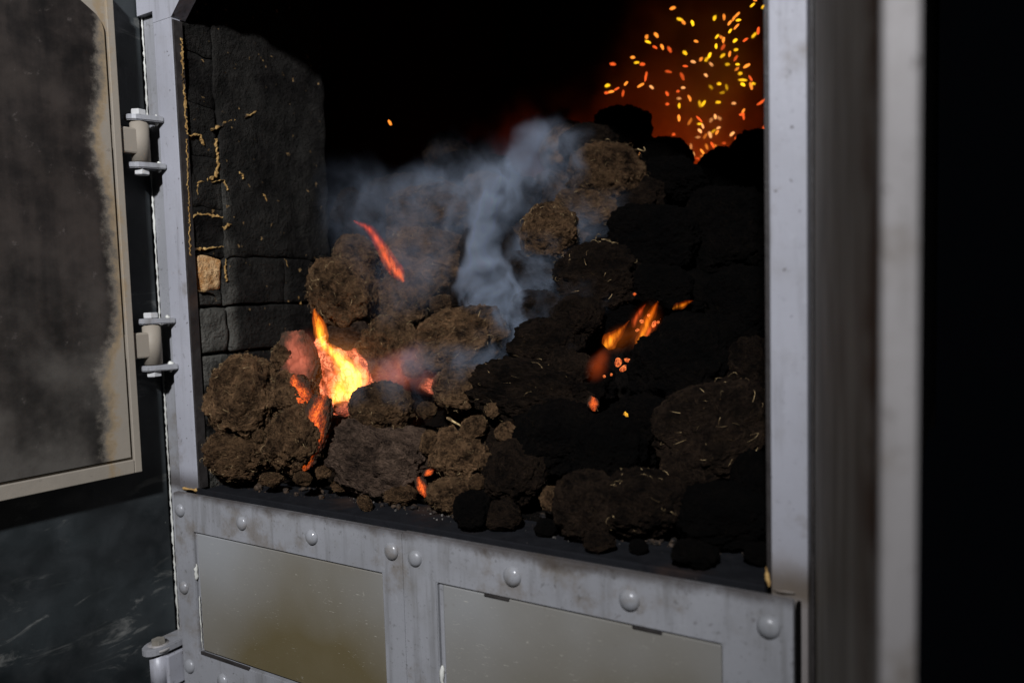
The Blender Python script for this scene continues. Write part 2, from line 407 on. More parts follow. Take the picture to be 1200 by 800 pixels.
# backing plate left, with the sloping shoulder of the header
bm_obj('backing_plate', poly_prism_bm([(-.112, -.45), (-.0615, -.45), (-.0615, 1.188), (-.112, 1.188)], .013, .03, .001), MAT['grey'], frame)
bm_obj('jamb', box_bm(-.060, .0, .0, .022, ZL-.004, 1.1645, .0012), MAT['lilac'], frame)
bm_obj('header_plate', poly_prism_bm([(-.114, 1.189), (-.0605, 1.189), (-.0605, 1.165), (.0, 1.165), (.135, 1.290), (.32, 1.36), (.60, 1.39), (.88, 1.36), (1.065, 1.29), (1.197, 1.165),
                                      (1.2438, 1.165), (1.2438, 2.2), (-.114, 2.2)], .0003, .034, .0), MAT['lilac'], frame)
bm_obj('jamb', box_bm(1.197, 1.243, .0, .030, -.45, 1.1645, .0012), MAT['lilac'], frame)
bm_obj('gap_shade_strip', box_bm(1.2300, 1.2352, -.016, -.0004, -.45, .160, .0008), MAT['soot'], frame)  # black strip put in to paint the dark gap beside the door plate
bm_obj('backing_plate', box_bm(1.2445, 1.300, .014, .034, -.45, 2.2, .001), MAT['iron'], frame)
bm_obj('liner_strip', box_bm(.0005, .005, .0012, .0228, ZL, ZT, .0006), MAT['iron'], frame)
bm_obj('liner_strip', box_bm(1.190, 1.1965, .004, .030, ZL, ZT, .0008), MAT['iron'], frame)
# ragged weld beads
def bead(parent, pts, r, name='weld_bead', mat=None, seed=0):
    rn = random.Random(seed); V = []; F = []; n = len(pts); S = 6
    for i, p in enumerate(pts):
        t = (Vector(pts[min(i+1, n-1)])-Vector(pts[max(i-1, 0)])).normalized()
        a = t.orthogonal().normalized(); b = t.cross(a)
        rr = r*(rn.uniform(.35, 1.25) if 0 < i < n-1 else .3)
        c = Vector(p) + a*rn.uniform(-.3, .3)*r + b*rn.uniform(-.3, .3)*r
        for k in range(S): V.append(c + (a*math.cos(k*math.tau/S)+b*math.sin(k*math.tau/S))*rr)
    for i in range(n-1):
        for k in range(S): F.append((i*S+k, i*S+(k+1) % S, (i+1)*S+(k+1) % S, (i+1)*S+k))
    return mesh_obj(name, V, F, mat or MAT['bead'], parent, True)
bead(frame, [(-.113, .011, -.2+.0065*i) for i in range(225)], .0024, seed=2)
# weld lumps at the foot of the right jamb
bead(frame, [(1.194-.001*i, -.001+.001*i, .172+.005*i) for i in range(6)], .0028, mat=MAT['clay'], seed=5)
bead(frame, [(1.20+.007*i, -.003, .1695) for i in range(5)], .0026, mat=MAT['lilac'], seed=6)
bead(frame, [(-.05+.008*i, -.002, .1695) for i in range(8)], .004, mat=MAT['clay'], seed=7)

# ------------------------------------------------------------------ hinges
def lug_bm(px, py, z, bx, by, h=.012, wd=.021):
    """strap with a rounded end at the pin (px,py), running to (bx,by) on the jamb"""
    d = Vector((px-bx, py-by, 0)); L = d.length; d.normalize(); s = Vector((-d.y, d.x, 0))
    out = [Vector((bx, by, 0))+s*wd, ]
    for k in range(11):
        a = math.pi/2 - math.pi*k/10
        out.append(Vector((px, py, 0)) + (d*math.cos(a)*1.35+s*math.sin(a))*wd)
    out.append(Vector((bx, by, 0))-s*wd)
    bm = bmesh.new(); f = bm.faces.new([bm.verts.new((p.x, p.y, z-h/2)) for p in out])
    r = bmesh.ops.extrude_face_region(bm, geom=[f])
    for v in [g for g in r['geom'] if isinstance(g, bmesh.types.BMVert)]: v.co.z = z+h/2
    bmesh.ops.recalc_face_normals(bm, faces=bm.faces[:])
    bmesh.ops.bevel(bm, geom=[e for e in bm.edges if e.calc_face_angle(0) > .9], offset=.002, segments=2, affect='EDGES')
    return bm
PIN = Vector((-.075, -.036))
def upper_hinge(zc, half):
    for s in (1, -1):
        lug = bm_obj('hinge_lug', lug_bm(PIN.x, PIN.y, zc+s*(half+.006), -.058, .006), MAT['grey'], frame)
        bm_obj('bolt_head', cyl_bm((PIN.x, PIN.y, zc+s*(half+.0185)), (0, 0, 1), .0155, .012, 6, .001), MAT['bolt'], frame)
        bead(frame, [(-.060, -.006, zc+s*(half+.006)+.004*k) for k in range(-3, 4)], .006, seed=int(zc*100)+s)
    return zc, half
HZ = [(.912, .043), (.486, .044)]
for zc, h in HZ: upper_hinge(zc, h)

# ------------------------------------------------------------------ open fire door on the left
DL = .62
door = empty('fire_door', (PIN.x, PIN.y, .2), 'open soot-scorched steel fire door hung left of the fire opening', 'door')
door.rotation_euler = (0, 0, DOOR_ROT)      # local +x runs from the pin to the free edge, local -y... inner face towards +x of the world
def door_part(name, bm, mat, parent=None):
    me = bpy.data.meshes.new(name); bm.to_mesh(me); bm.free(); me.materials.append(mat)
    o = bpy.data.objects.new(name, me); link(o, parent or door); return o
Z0 = -.2
def dz(z): return z + Z0
DZ0, DZ1 = .222, 1.19
# local frame: x along the door, y thickness (inner face at +y)
outline_o = [(.047, DZ0), (DL, DZ0), (DL, DZ1+.16), (.20, DZ1+.16), (.047, DZ1+.03)]
outline_i = [(.083, DZ0+.034), (DL-.03, DZ0+.034), (DL-.03, DZ1+.11), (.235, DZ1+.11)]
iarc = []
cx, cz, rr = .066+.05, DZ1-.075, .05
iarc = [(cx+rr*math.cos(a), cz+rr*math.sin(a)) for a in (math.pi-k*math.pi/4/6 for k in range(0, 7))]
outline_i = [(.066, DZ0+.033), (DL-.03, DZ0+.033), (DL-.03, DZ1+.11), (.27, DZ1+.09)] + iarc[::-1]
def dprism(pts, y0, y1, bev):
    bm = poly_prism_bm(pts, y0, y1, 0)
    for v in bm.verts: v.co.z = dz(v.co.z)
    if bev: bmesh.ops.bevel(bm, geom=[e for e in bm.edges if e.calc_face_angle(0) > .6], offset=bev, segments=2, affect='EDGES')
    return bm
door_part('door_leaf', dprism(outline_o, -.006, .010, .0015), MAT['doorframe'])
pnl = [(x, z) for x, z in outline_i]
door_part('inner_panel', dprism(pnl, .0102, .0165, .0022), MAT['doorpanel'])
# raised rim along the panel, leaving a dark line
def strip_loop(pts, off, wd, y0, y1):
    c = Vector((sum(p[0] for p in pts)/len(pts), sum(p[1] for p in pts)/len(pts)))
    return pts
for zc, h in HZ:
    bmk = cyl_bm((0, 0, dz(zc)), (0, 0, 1), .0185, 2*h-.002, 28, .0015)
    k = door_part('hinge_knuckle', bmk, MAT['doorframe'])
    for p in k.data.polygons: p.use_smooth = True
    door_part('hinge_arm', box_bm(.010, .086, -.004, .0125, dz(zc-h*.62), dz(zc+h*.62), .004), MAT['doorframe'])
# angle flange round the leaf
def flange(x0, x1, z0, z1): door_part('flange', box_bm(x0, x1, .0102, .0195, dz(z0), dz(z1), .0015), MAT['doorframe'])
flange(.0475, .0625, DZ0+.001, DZ1+.02)
flange(.0630, DL-.001, DZ0+.001, DZ0+.029)

# ------------------------------------------------------------------ dark cheek wall on the left
cheek = box_bm(0, 1.5, -.03, 0, -.9, 2.0, .002, mat=Matrix.Translation((-.117, .008, 0)) @ Matrix.Rotation(math.radians(-95.8), 4, 'Z'))
cw = bm_obj('cheek_wall', cheek, MAT['darkwall'])
tag(cw, 'dark teal painted steel cheek wall with scuffs behind the open fire door', 'wall')

# ------------------------------------------------------------------ sill
sill = empty('sill', (0, 0, .165), 'burnt black iron sill ledge along the foot of the fire opening', 'sill')
bm_obj('ledge', box_bm(.008, 1.189, .004, .124, .130, .1690, .002), MAT['sill'], sill)
bm_obj('lip', box_bm(-.002, 1.189, -.0035, .0036, .140, .1735, .0015), MAT['sill'], sill)

# ------------------------------------------------------------------ riveted lower doors
def rivet_mesh():
    bm = bmesh.new(); bmesh.ops.create_uvsphere(bm, u_segments=20, v_segments=12, radius=1)
    bmesh.ops.delete(bm, geom=[v for v in bm.verts if v.co.z < -.01], context='VERTS')
    for v in bm.verts: v.co.z *= .62
    bm.transform(Matrix.Rotation(math.pi/2, 4, 'X'))       # dome points to -y
    me = bpy.data.meshes.new('rivet'); bm.to_mesh(me); bm.free()
    me.polygons.foreach_set('use_smooth', [True]*len(me.polygons)); me.materials.append(MAT['rivet']); return me
RIV = rivet_mesh()
def lower_door(x0, x1, yf, ztop, inset, label, rivets, ybk):
    d = empty('ash_door', (x0, yf, -.35), label, 'door', 'riveted doors under the fire opening')
    bm_obj('door_plate', ring_plate_bm((x0, x1, -.34, ztop), inset, yf, ybk), MAT['grey'], d)
    i = inset; g = .0028
    bm_obj('inset_panel', box_bm(i[0]+.012, i[1]-g*.5, yf+.0022, ybk, i[2]+g*2.5, i[3]-g, .0012), MAT['inset'], d)
    bm_obj('bevel_strip', box_bm(i[0]+.0015, i[0]+.0105, yf+.004, ybk, i[2]+g, i[3]-g, .0025), MAT['grey'], d)
    bm_obj('inset_backing', box_bm(i[0]-.01, i[1]+.01, ybk+.0005, ybk+.004, i[2]-.01, i[3]+.01), MAT['iron'], d)
    for k, (x, z) in enumerate(rivets):
        r = bpy.data.objects.new('rivet', RIV); link(r, d)
        s = .0152*random.uniform(.93, 1.08)
        r.location = Vector((x+random.uniform(-.002, .002), yf-.0003, z+random.uniform(-.0015, .0015))) - d.location
        r.rotation_euler = (random.uniform(-.08, .08), random.uniform(0, 6), 0); r.scale = (s, s*random.uniform(.85, 1.1), s)
    return d
YF = -.020
XS = .5785
rl = [(-.034+.1959*i, .1255) for i in range(4)] + [(-.036, -.045), (-.034, -.222), (.075, -.228), (.25, -.228), (.42, -.228)]
ld = lower_door(-.0575, XS, YF, .163, (.002, .5290, -.183, .083), 'steel door under the fire opening, joined to hinge knuckle beside dark wall', rl, YF+.014)
rr_ = [(.6083+.1959*i, .1255) for i in range(4)] + [(.612, -.16), (1.19, -.16)]
rd = lower_door(XS+.0022, 1.2285, YF-.003, .1655, (.652, 1.136, -.26, .0885), 'wider-looking steel door under the fire opening, ending at the right jamb', rr_, YF+.012)
# tack welds on the strips, and slots on the right door
bead(ld, [(.0055, YF+.001, -.022+.005*i) for i in range(8)], .0048, seed=21)
bead(ld, [(.012, YF-.000, -.17+.006*i) for i in range(20)], .0016, seed=22)
bead(rd, [(.6565, YF-.002, -.10+.005*i) for i in range(10)], .0045, seed=23)
for xa, xb in ((.748, .795), (1.005, 1.05)):
    bm_obj('slot', box_bm(xa, xb, YF-.0034, YF+.001, .0835, .0875, .0006), MAT['iron'], rd)
bm_obj('slot', box_bm(.006, .16, YF-.0006, YF+.003, -.1865, -.1790, .001), MAT['iron'], ld)
# lower hinge
HX, HY = -.085, -.058
kb = bm_obj('hinge_knuckle', cyl_bm((HX, HY, -.225), (0, 0, 1), .0195, .086, 28, .002), MAT['lilac'], ld, True)
bm_obj('hinge_arm', box_bm(HX+.010, -.058, HY+.002, YF+.010, -.262, -.190, .003), MAT['lilac'], ld)
for z in (-.174, -.276):
    bm_obj('hinge_lug', lug_bm(HX, HY, z, -.085, .014, .016, .0260), MAT['grey'], frame)
    bm_obj('bolt_head', cyl_bm((HX, HY, z+.012 if z > -.2 else z-.012), (0, 0, 1), .0150, .012, 6, .001), MAT['jamb_low'], frame)
for z in (-.1745, -.2765): bm_obj('hinge_collar', cyl_bm((HX, HY, z), (0, 0, 1), .0275, .0175, 32, .0055), MAT['flange'], frame, True)
bead(frame, [(-.078+.004*i, .006, -.168+.001*i) for i in range(8)], .006, mat=MAT['bead'], seed=30)

# ------------------------------------------------------------------ open door on the right, close to the camera
rdr = empty('fire_door', (1.252, -.004, .1), 'grey steel fire door swung open right of the fire opening, seen edge on', 'door')
P0 = np.array([1.252, -.004]); pe = on_plane_y(1031, 400, -.45)[:2]
ang = math.atan2(pe[1]-P0[1], pe[0]-P0[0]); Ld = float(np.hypot(*(pe-P0)))
rdr.rotation_euler = (0, 0, ang)
def rpart(name, x0, x1, y0, y1, z0, z1, mat, bev=.002):
    bm = box_bm(x0, x1, y0, y1, z0-.1, z1-.1, bev); me = bpy.data.meshes.new(name); bm.to_mesh(me); bm.free(); me.materials.append(mat)
    o = bpy.data.objects.new(name, me); return link(o, rdr)
def rust_mat():
    m = N('rust_streaked_door_paint'); p = m.coord('Object'); x = m.n('ShaderNodeSeparateXYZ', Vector=p).outputs
    st = m.noise(m.n('ShaderNodeMapping', Vector=p, Scale=(26, 26, 4)).outputs[0], 1, 4, .6)
    n = m.noise(p, 12, 5, .6)
    col = m.mix(m.mr(st, .4, .65), (.20, .175, .14), (.34, .31, .265))
    col = m.mix(m.math('MULTIPLY', m.mr(n, .40, .58), m.mr(x[0], Ld-.13, Ld-.02)), col, (.10, .052, .022))
    m.bsdf(col, .65, 0, .3, n, .3, .002); return m.m
MAT['rust'] = rust_mat()
rpart('door_leaf', .008, Ld-.0005, .000, .020, -.5, 1.5, MAT['rust'])
rpart('edge_flange', Ld, Ld+.010, -.001, .0225, -.5, 1.5, MAT['flange'], .003)

# ------------------------------------------------------------------ brick pier, left wall of the chamber
pier = empty('brick_pier', (-.05, .2, .16), 'soot-blackened firebrick wall inside the opening with ochre clay joints', 'brick wall')
def brick_obj(y0, y1, z0, z1, mat, seed, xf=.0, rough=.0018, name='brick', bev=.0045):
    rn = np.random.default_rng(seed)
    bm = bmesh.new(); bmesh.ops.create_cube(bm, size=1)
    for v in bm.verts: v.co = Vector((xf-.055+v.co.x*.11, (y0+y1)/2+v.co.y*(y1-y0), (z0+z1)/2+v.co.z*(z1-z0)))
    bmesh.ops.bevel(bm, geom=bm.edges[:], offset=bev, segments=1, affect='EDGES')
    bmesh.ops.subdivide_edges(bm, edges=[e for e in bm.edges if e.calc_length() > .03], cuts=(7 if name == 'brick' else 26), use_grid_fill=True)
    P = np.array([v.co[:] for v in bm.verts])
    o = rn.random(3)*40
    D = np.stack([fbm(P*22+o*(bev > .002), 3), fbm(P*22+9, 3), fbm(P*22+17, 3)], 1)*rough
    tilt = (rn.random(3)-.5)*(.008 if bev > .002 else .0005)
    for v, d in zip(bm.verts, D):
        v.co += Vector(d) + Vector((tilt[0]*(v.co.y-y0)*6 + tilt[1]*(v.co.z-z0)*6, 0, 0))
    return bm_obj(name, bm, mat, pier, True)
zs = [.160, .241, .349, .457, .565, .673, .781, .889, .997, 1.105, 1.213, 1.33]
sd = 100
for i in range(len(zs)-1):
    a, b = zs[i], zs[i+1]; g = .0030 if b < .58 else (.0016 if b < .7 else .0003)
    if i % 3 == 0: cols = [(.022, .100), (.100, .428)]
    elif i % 3 == 1: cols = [(.022, .094), (.094, .270), (.270, .428)]
    else: cols = [(.022, .102), (.102, .330), (.330, .428)]
    if a > .66: cols = cols[:1]
    cols = [((c+.002 if k == 0 else c), d) for k, (c, d) in enumerate(cols)]
    for j, (c, d) in enumerate(cols):
        sd += 1
        xf = random.uniform(-.0030, .0030) if j == 0 else random.uniform(-.0007, .0007) + .003
        if i == 4 and j == 0:                        # the spalled brick: lower part sooty, face broken away above
            brick_obj(c+g, d-g, a+g, .600, MAT['brick'], sd, xf); brick_obj(c+.003, d-.001, .601, b-.001, MAT['spall'], sd+500, -.0005, .007)
        else:
            brick_obj(c+g*.5, d-g*.5, a+g, b-g, MAT['brick'], sd, xf, .0026 if b < .7 else .0046, 'brick', .0045 if b < .58 else .0016)
brick_obj(.0995, .428, .6725, 1.33, MAT['brick'], 777, .0030, .0062, 'soot_crust', .0012)
bm_obj('mortar', box_bm(-.10, -.012, .020, .42, .159, 1.34), MAT['soot'], pier)
def crack(pts, wd, seed, name='clay_joint', X=.0048):
    """ragged raised line of ochre clay on the wall face; pts in photo pixels on the plane of the wall"""
    rn = random.Random(seed); P = []
    for (a, b) in zip(pts[:-1], pts[1:]):
        n = max(3, int(math.dist(a, b)/1.8))
        for k in range(n): P.append((a[0]+(b[0]-a[0])*k/n, a[1]+(b[1]-a[1])*k/n))
    P.append(pts[-1]); V = []; F = []
    for i, p in enumerate(P):
        c = on_plane_x(p[0]+rn.uniform(-1.0, 1.0), p[1]+rn.uniform(-1.0, 1.0), X)
        q = P[min(i+4, len(P)-1)]; o = P[max(i-4, 0)]
        t = on_plane_x(*q, X)-on_plane_x(*o, X); t /= np.linalg.norm(t); s = np.array([0, -t[2], t[1]])
        ww = wd*rn.choice([.15, .3, .5, .8, 1, 1.7]); sh = rn.uniform(-.4, .4)*wd
        V += [c+s*(ww+sh)-np.array([.010, 0, 0]), c+s*(ww*.6+sh), c+s*(-ww*.6+sh), c-s*(ww-sh)-np.array([.010, 0, 0])]
        if i:
            a = 4*(i-1); b = 4*i
            F += [(a, a+1, b+1, b), (a+1, a+2, b+2, b+1), (a+2, a+3, b+3, b+2)]
    return mesh_obj(name, V, F, MAT['clay'], pier)
crack([(213, 44), (215, 95), (217, 118), (218, 135), (220, 158)], .0026, 1, X=.0066)
crack([(219, 162), (220, 200), (222, 248), (223, 300)], .0017, 2, X=.0066)
crack([(222, 159), (235, 157), (239, 170)], .0020, 3)
crack([(250, 153), (266, 143), (275, 140)], .0020, 4); crack([(288, 137), (300, 131)], .0016, 14)
crack([(254, 162), (256, 190)], .0016, 5); crack([(256, 192), (254, 206), (243, 211)], .0034, 15); crack([(240, 212), (232, 214), (232, 232)], .0014, 25)
crack([(222, 258), (232, 250), (246, 252), (262, 255)], .0026, 6)
crack([(224, 338), (236, 341), (250, 344)], .0016, 61); crack([(226, 290), (240, 292), (262, 289)], .0024, 62); crack([(248, 214), (262, 210), (268, 222)], .0018, 63); crack([(264, 300), (266, 330)], .0014, 64)
crack([(262, 268), (272, 262)], .0036, 7)
for q, (a, b, r) in enumerate([(311, 230, .0045), (323, 281, .0040), (352, 352, .0018), (336, 307, .0018), (364, 215, .0018), (284, 205, .0015)]):
    crack([(a-2, b-4), (a, b), (a+2, b+5)], r, 40+q, 'clay_patch')

# ------------------------------------------------------------------ peat clods
NV = 14
def make_clod(seed, sharp, lump):
    rn = np.random.default_rng(seed)
    bm = bmesh.new(); bmesh.ops.create_icosphere(bm, subdivisions=6, radius=1)
    P = np.array([v.co[:] for v in bm.verts])
    e = sharp
    n = (np.abs(P)**e).sum(1)**(1/e); Q = P/n[:, None]
    o = rn.random(3)*50
    # flat torn facets
    for k in range(3):
        d = rn.normal(size=3); d /= np.linalg.norm(d); lim = rn.uniform(.74, .93)
        h = Q@d; over = np.clip(h-lim, 0, None); Q = Q - np.outer(over*.5, d)
    low = fbm(P*1.15+o, 3); mid = fbm(P*3.6+o+5, 4, .55); hi = fbm(P*13+o+9, 3, .6)
    rid = 1-np.abs(fbm(P*2.3+o+20, 3)); crackm = np.clip(rid-.86, 0, 1)/.14
    rad = 1 + lump*low + .065*mid + .030*hi - .025*crackm
    crumb = np.clip(vnoise(P*9+o+30)-.2, 0, 1); crumb2 = np.clip(vnoise(P*19+o+40)-.1, 0, 1); rad += .055*crumb + .040*crumb2
    Q = Q*rad[:, None]
    for v, q in zip(bm.verts, Q): v.co = q
    Q -= 0
    me = bpy.data.meshes.new('peat_clod'); bm.to_mesh(me); bm.free()
    me.polygons.foreach_set('use_smooth', [True]*len(me.polygons))
    # normalise to unit extents
    ext = (Q.max(0)-Q.min(0))/2; cen = (Q.max(0)+Q.min(0))/2
    Q = (Q-cen)/ext
    me.vertices.foreach_set('co', Q.ravel()); me.update()
    return me, Q
def make_fibres(Q, seed, count, L, R, lift, nseg=4):
    """curved tri-section strands rooted on the clod surface"""
    rn = np.random.default_rng(seed); V = []; F = []
    for k in range(count):
        p = Q[rn.integers(len(Q))]; nrm = p/np.linalg.norm(p)
        t = np.cross(nrm, rn.normal(size=3)); t /= np.linalg.norm(t); b = np.cross(nrm, t)
        l = L*rn.uniform(.4, 1.6); r = R*rn.uniform(.6, 1.4); bend = rn.normal()*.45; up = lift*rn.random()
        base = len(V)
        for s in range(nseg+1):
            f = s/nseg
            c = p + nrm*(.012 + up*l*math.sin(f*2.4) - .35*l*l*f*f) + t*l*f*math.cos(bend*f) + b*l*f*math.sin(bend*f)
            rr = r*(1-.6*f)
            for a in range(3):
                V.append(c + (nrm*math.cos(a*2.094) + b*math.sin(a*2.094))*rr)
        for s in range(nseg):
            for a in range(3): F.append((base+s*3+a, base+s*3+(a+1) % 3, base+s*3+3+(a+1) % 3, base+s*3+3+a))
    me = bpy.data.meshes.new('fibres'); me.from_pydata([tuple(map(float, v)) for v in V], [], F); me.update()
    return me
CLODS = []
for k in range(NV):
    me, Q = make_clod(300+k, [2.0, 2.2, 2.5, 2.1][k % 4], [.16, .12, .10, .2][k % 4])
    CLODS.append(dict(me=me, Q=Q, straw=make_fibres(Q, 400+k, 85, .13, .0048, .7), fuzz=make_fibres(Q, 500+k, 520, .085, .0036, .8, 3)))
MESH = {}
def mesh_with(me, mat, key):
    if key not in MESH:
        c = me.copy(); c.materials.clear(); c.materials.append(mat); MESH[key] = c
    return MESH[key]
CAMQ = M3.to_quaternion()
def clod(px, py, rx, ry, mat='peat', v=None, label=None, group=None, depth=.45, rot=0., straw=True, fuzz=True, name='peat_clod', cat='peat clod', rz=None, lift=0., pos=None):
    if pos is None:
        p, t = on_pile(px, py)
        sx, sy = rx*t/FPX, ry*t/FPX
        szz = rz*t/FPX if rz else (sx+sy)/2*1.0
        p = p + CF*(szz*(depth-.35)) - CF*lift
        if p[2] - sy*.9 < .170 and name == 'peat_clod':     # rests on the sill instead of sinking into it
            d = ray(px, py); t = (.170+sy*.88-CAM[2])/d[2]; p = CAM + d*t; sx, sy, szz = rx*t/FPX, ry*t/FPX, min(szz, (rx+ry)/2*t/FPX)
            p[1] = max(p[1], .004+szz*.8)
    else:
        p, sx, sy, szz = pos, rx, ry, rz
    v = random.randrange(NV) if v is None else v % NV
    o = bpy.data.objects.new(name, mesh_with(CLODS[v]['me'], MAT[mat], (v, mat))); link(o)
    o.location = p; o.rotation_mode = 'QUATERNION'
    o.rotation_quaternion = CAMQ @ Quaternion((0, 0, 1), math.radians(rot))
    o.scale = (sx, sy, szz)
    tag(o, label, cat, group)
    if straw:
        s = bpy.data.objects.new('straw', mesh_with(CLODS[v]['straw'], MAT['straw'], (v, 's'))); link(s, o); tag(s, kind='stuff')
    if fuzz:
        s = bpy.data.objects.new('fibres', mesh_with(CLODS[v]['fuzz'], MAT['fuzz'], (v, 'f'))); link(s, o); tag(s, kind='stuff')
    return o
GM = 'peat clods in the burning heap'; GB = 'shaded black clods on the right of the heap'; GD = 'dark clods low on the right of the heap'
GR = 'black clods on the crest below the sparks'; GS = 'small clods spilt along the sill'; GG = 'small lumps lodged between the larger clods'
